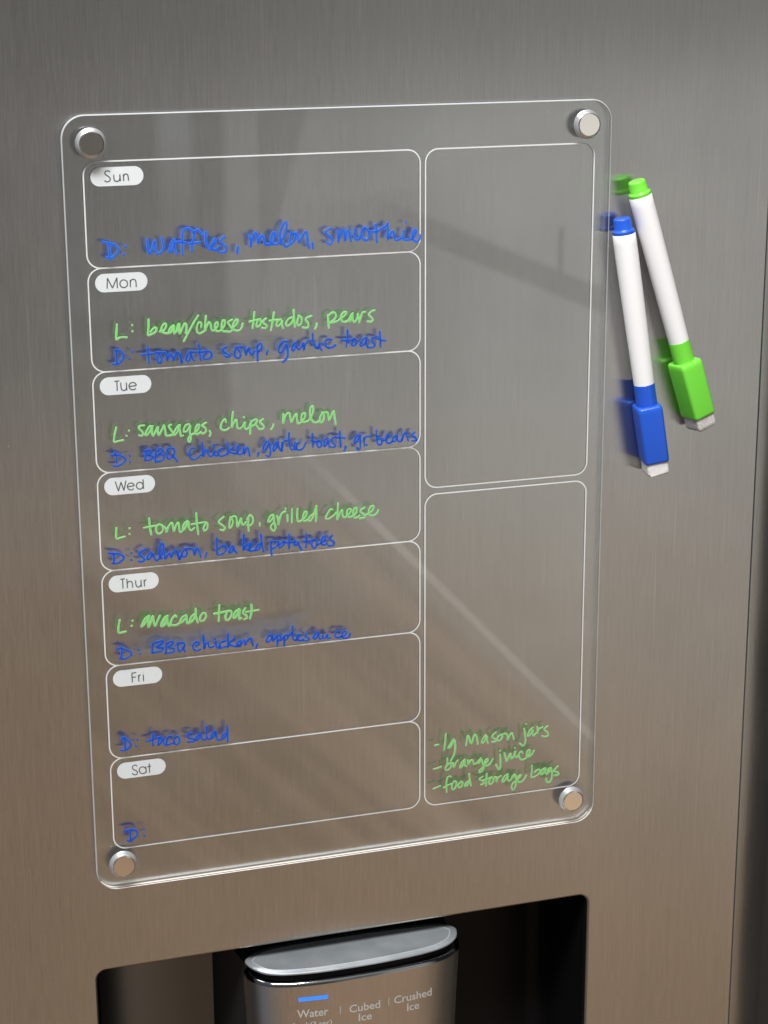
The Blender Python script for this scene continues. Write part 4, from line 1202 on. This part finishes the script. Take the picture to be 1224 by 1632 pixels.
# ================================================================== magnets
def lathe_y(bm, cx, cz, prof, n=40, mats=None):
    """prof: (radius mm, y mm) from the door outwards"""
    rr_ = []
    for r, y in prof:
        rr_.append([(cx * MM + r * MM * math.cos(2 * math.pi * k / n), y * MM, cz * MM + r * MM * math.sin(2 * math.pi * k / n)) for k in range(n)])
    loft(bm, rr_, mats=mats, cap1=True, cap0=True)
    fix(bm)
MAG = [(3.7, 9.5, 'round silver magnet holding the board at its upper left corner, above the Sun box'),
       (270.4, 10.4, 'round silver magnet at the upper right corner of the board, nearest the two pens'),
       (3.9, -382.2, 'round silver magnet at the lower left corner of the board, below the Sat box'),
       (270.3, -381.2, 'round silver magnet at the lower right corner of the board, below the green shopping list')]
for cx, cz, lab in MAG:
    mg = thing('magnet', lab, 'magnet', (cx * MM, YFR, cz * MM), 'magnets holding the board corners')
    bm = bmesh.new()
    lathe_y(bm, cx, cz, [(7.0, -4.35), (7.6, -4.4), (7.8, -4.7), (7.7, -5.3), (6.75, -6.9), (6.3, -7.2)])
    obj('base_ring', bm, M['ring'], mg, smooth=22)
    bm = bmesh.new()
    lathe_y(bm, cx, cz, [(6.2, -7.1), (6.25, -7.7), (6.1, -8.0), (5.75, -8.15)])
    obj('cap', bm, M['magnet'], mg, smooth=12)

# ================================================================== dry-erase pens
def pen(top, bot, roll, plast, felt_m, label):
    top = Vector((top[0] * MM, -.0094, top[1] * MM)); bot = Vector((bot[0] * MM, -.0094, bot[1] * MM))
    ax = (bot - top).normalized()
    side = ax.cross(Vector((0, 1, 0))).normalized()      # lies in the door plane
    if side.x < 0: side = -side
    nrm = Vector((0, -1, 0))
    q = Matrix.Rotation(math.radians(roll), 3, ax)
    side2, nrm2 = q @ side, q @ nrm
    t = thing('marker_pen', label, 'marker', bot)
    def P(s, u, v):      # s mm along from top, u sideways, v out from the door
        return top + ax * (s * MM) + side2 * (u * MM) + nrm2 * (v * MM)
    def turned(prof, n=36):
        b_ = bmesh.new()
        loft(b_, [[P(s, r * math.cos(2 * math.pi * k / n), r * math.sin(2 * math.pi * k / n)) for k in range(n)] for s, r in prof], cap0=True, cap1=True)
        return fix(b_)
    obj('barrel', turned([(8.5, 5.6), (8.6, 6.1), (9.0, 6.35), (14, 6.4), (22, 6.45), (60, 6.15), (94.3, 5.75), (94.5, 5.6)]), M['pen_white'], t, smooth=35)
    obj('end_plug', turned([(0.0, 3.9), (0.2, 4.35), (0.6, 4.65), (1.2, 4.8), (5.6, 5.0), (6.2, 5.3), (6.7, 5.9), (7.0, 6.15), (8.2, 6.2), (8.55, 6.1)]), plast, t, smooth=35)
    def sect(s, w, d, r, off=0.0):
        return [P(s, x, y + off) for x, y in rrect(-w / 2, -d / 2, w / 2, d / 2, r, 6)]
    b_ = bmesh.new()
    loft(b_, [sect(106.6, 12.0, 13.6, 1.2), sect(107.0, 13.2, 14.9, 1.8), sect(107.8, 14.0, 15.8, 2.1), sect(110, 14.2, 16.1, 2.1), sect(138.2, 14.0, 16.0, 2.0),
              sect(139.2, 13.8, 15.7, 2.0), sect(139.6, 13.2, 15.1, 1.8)], cap0=True, cap1=True)
    cap = obj('cap', fix(b_), plast, t, smooth=40)
    obj('cap_neck', turned([(94.3, 5.7), (94.5, 5.85), (100, 5.9), (107.4, 5.95)]), plast, cap, smooth=35)
    b_ = bmesh.new()
    rnd = random.Random(int(abs(top.x) * 1e5))
    rr_ = []
    for s, w, d in ((139.0, 12.6, 14.0), (142, 12.4, 13.8), (145, 12.5, 13.7), (146.6, 12.2, 13.4), (147.3, 10.8, 12.0)):
        sc_ = sect(s, w, d, 1.5)
        rr_.append([p_ + Vector([rnd.uniform(-.18, .18) * MM for _ in range(3)]) + ax * (MM * (rnd.uniform(-.25, .25) if s > 144 else 0)) for p_ in sc_])
    loft(b_, rr_, cap0=True, cap1=True)
    obj('eraser', fix(b_), felt_m, cap, smooth=60)
    return t
pen((290.1, -39.9), (315.6, -184.6), 9.0, M['pen_blue'], M['felt_a'], 'white marker pen with blue cap and eraser, nearest the board edge')
pen((298.0, -20.1), (343.0, -160.1), -10.0, M['pen_green'], M['felt_b'], 'white marker pen with green cap and worn eraser, leaning outermost')
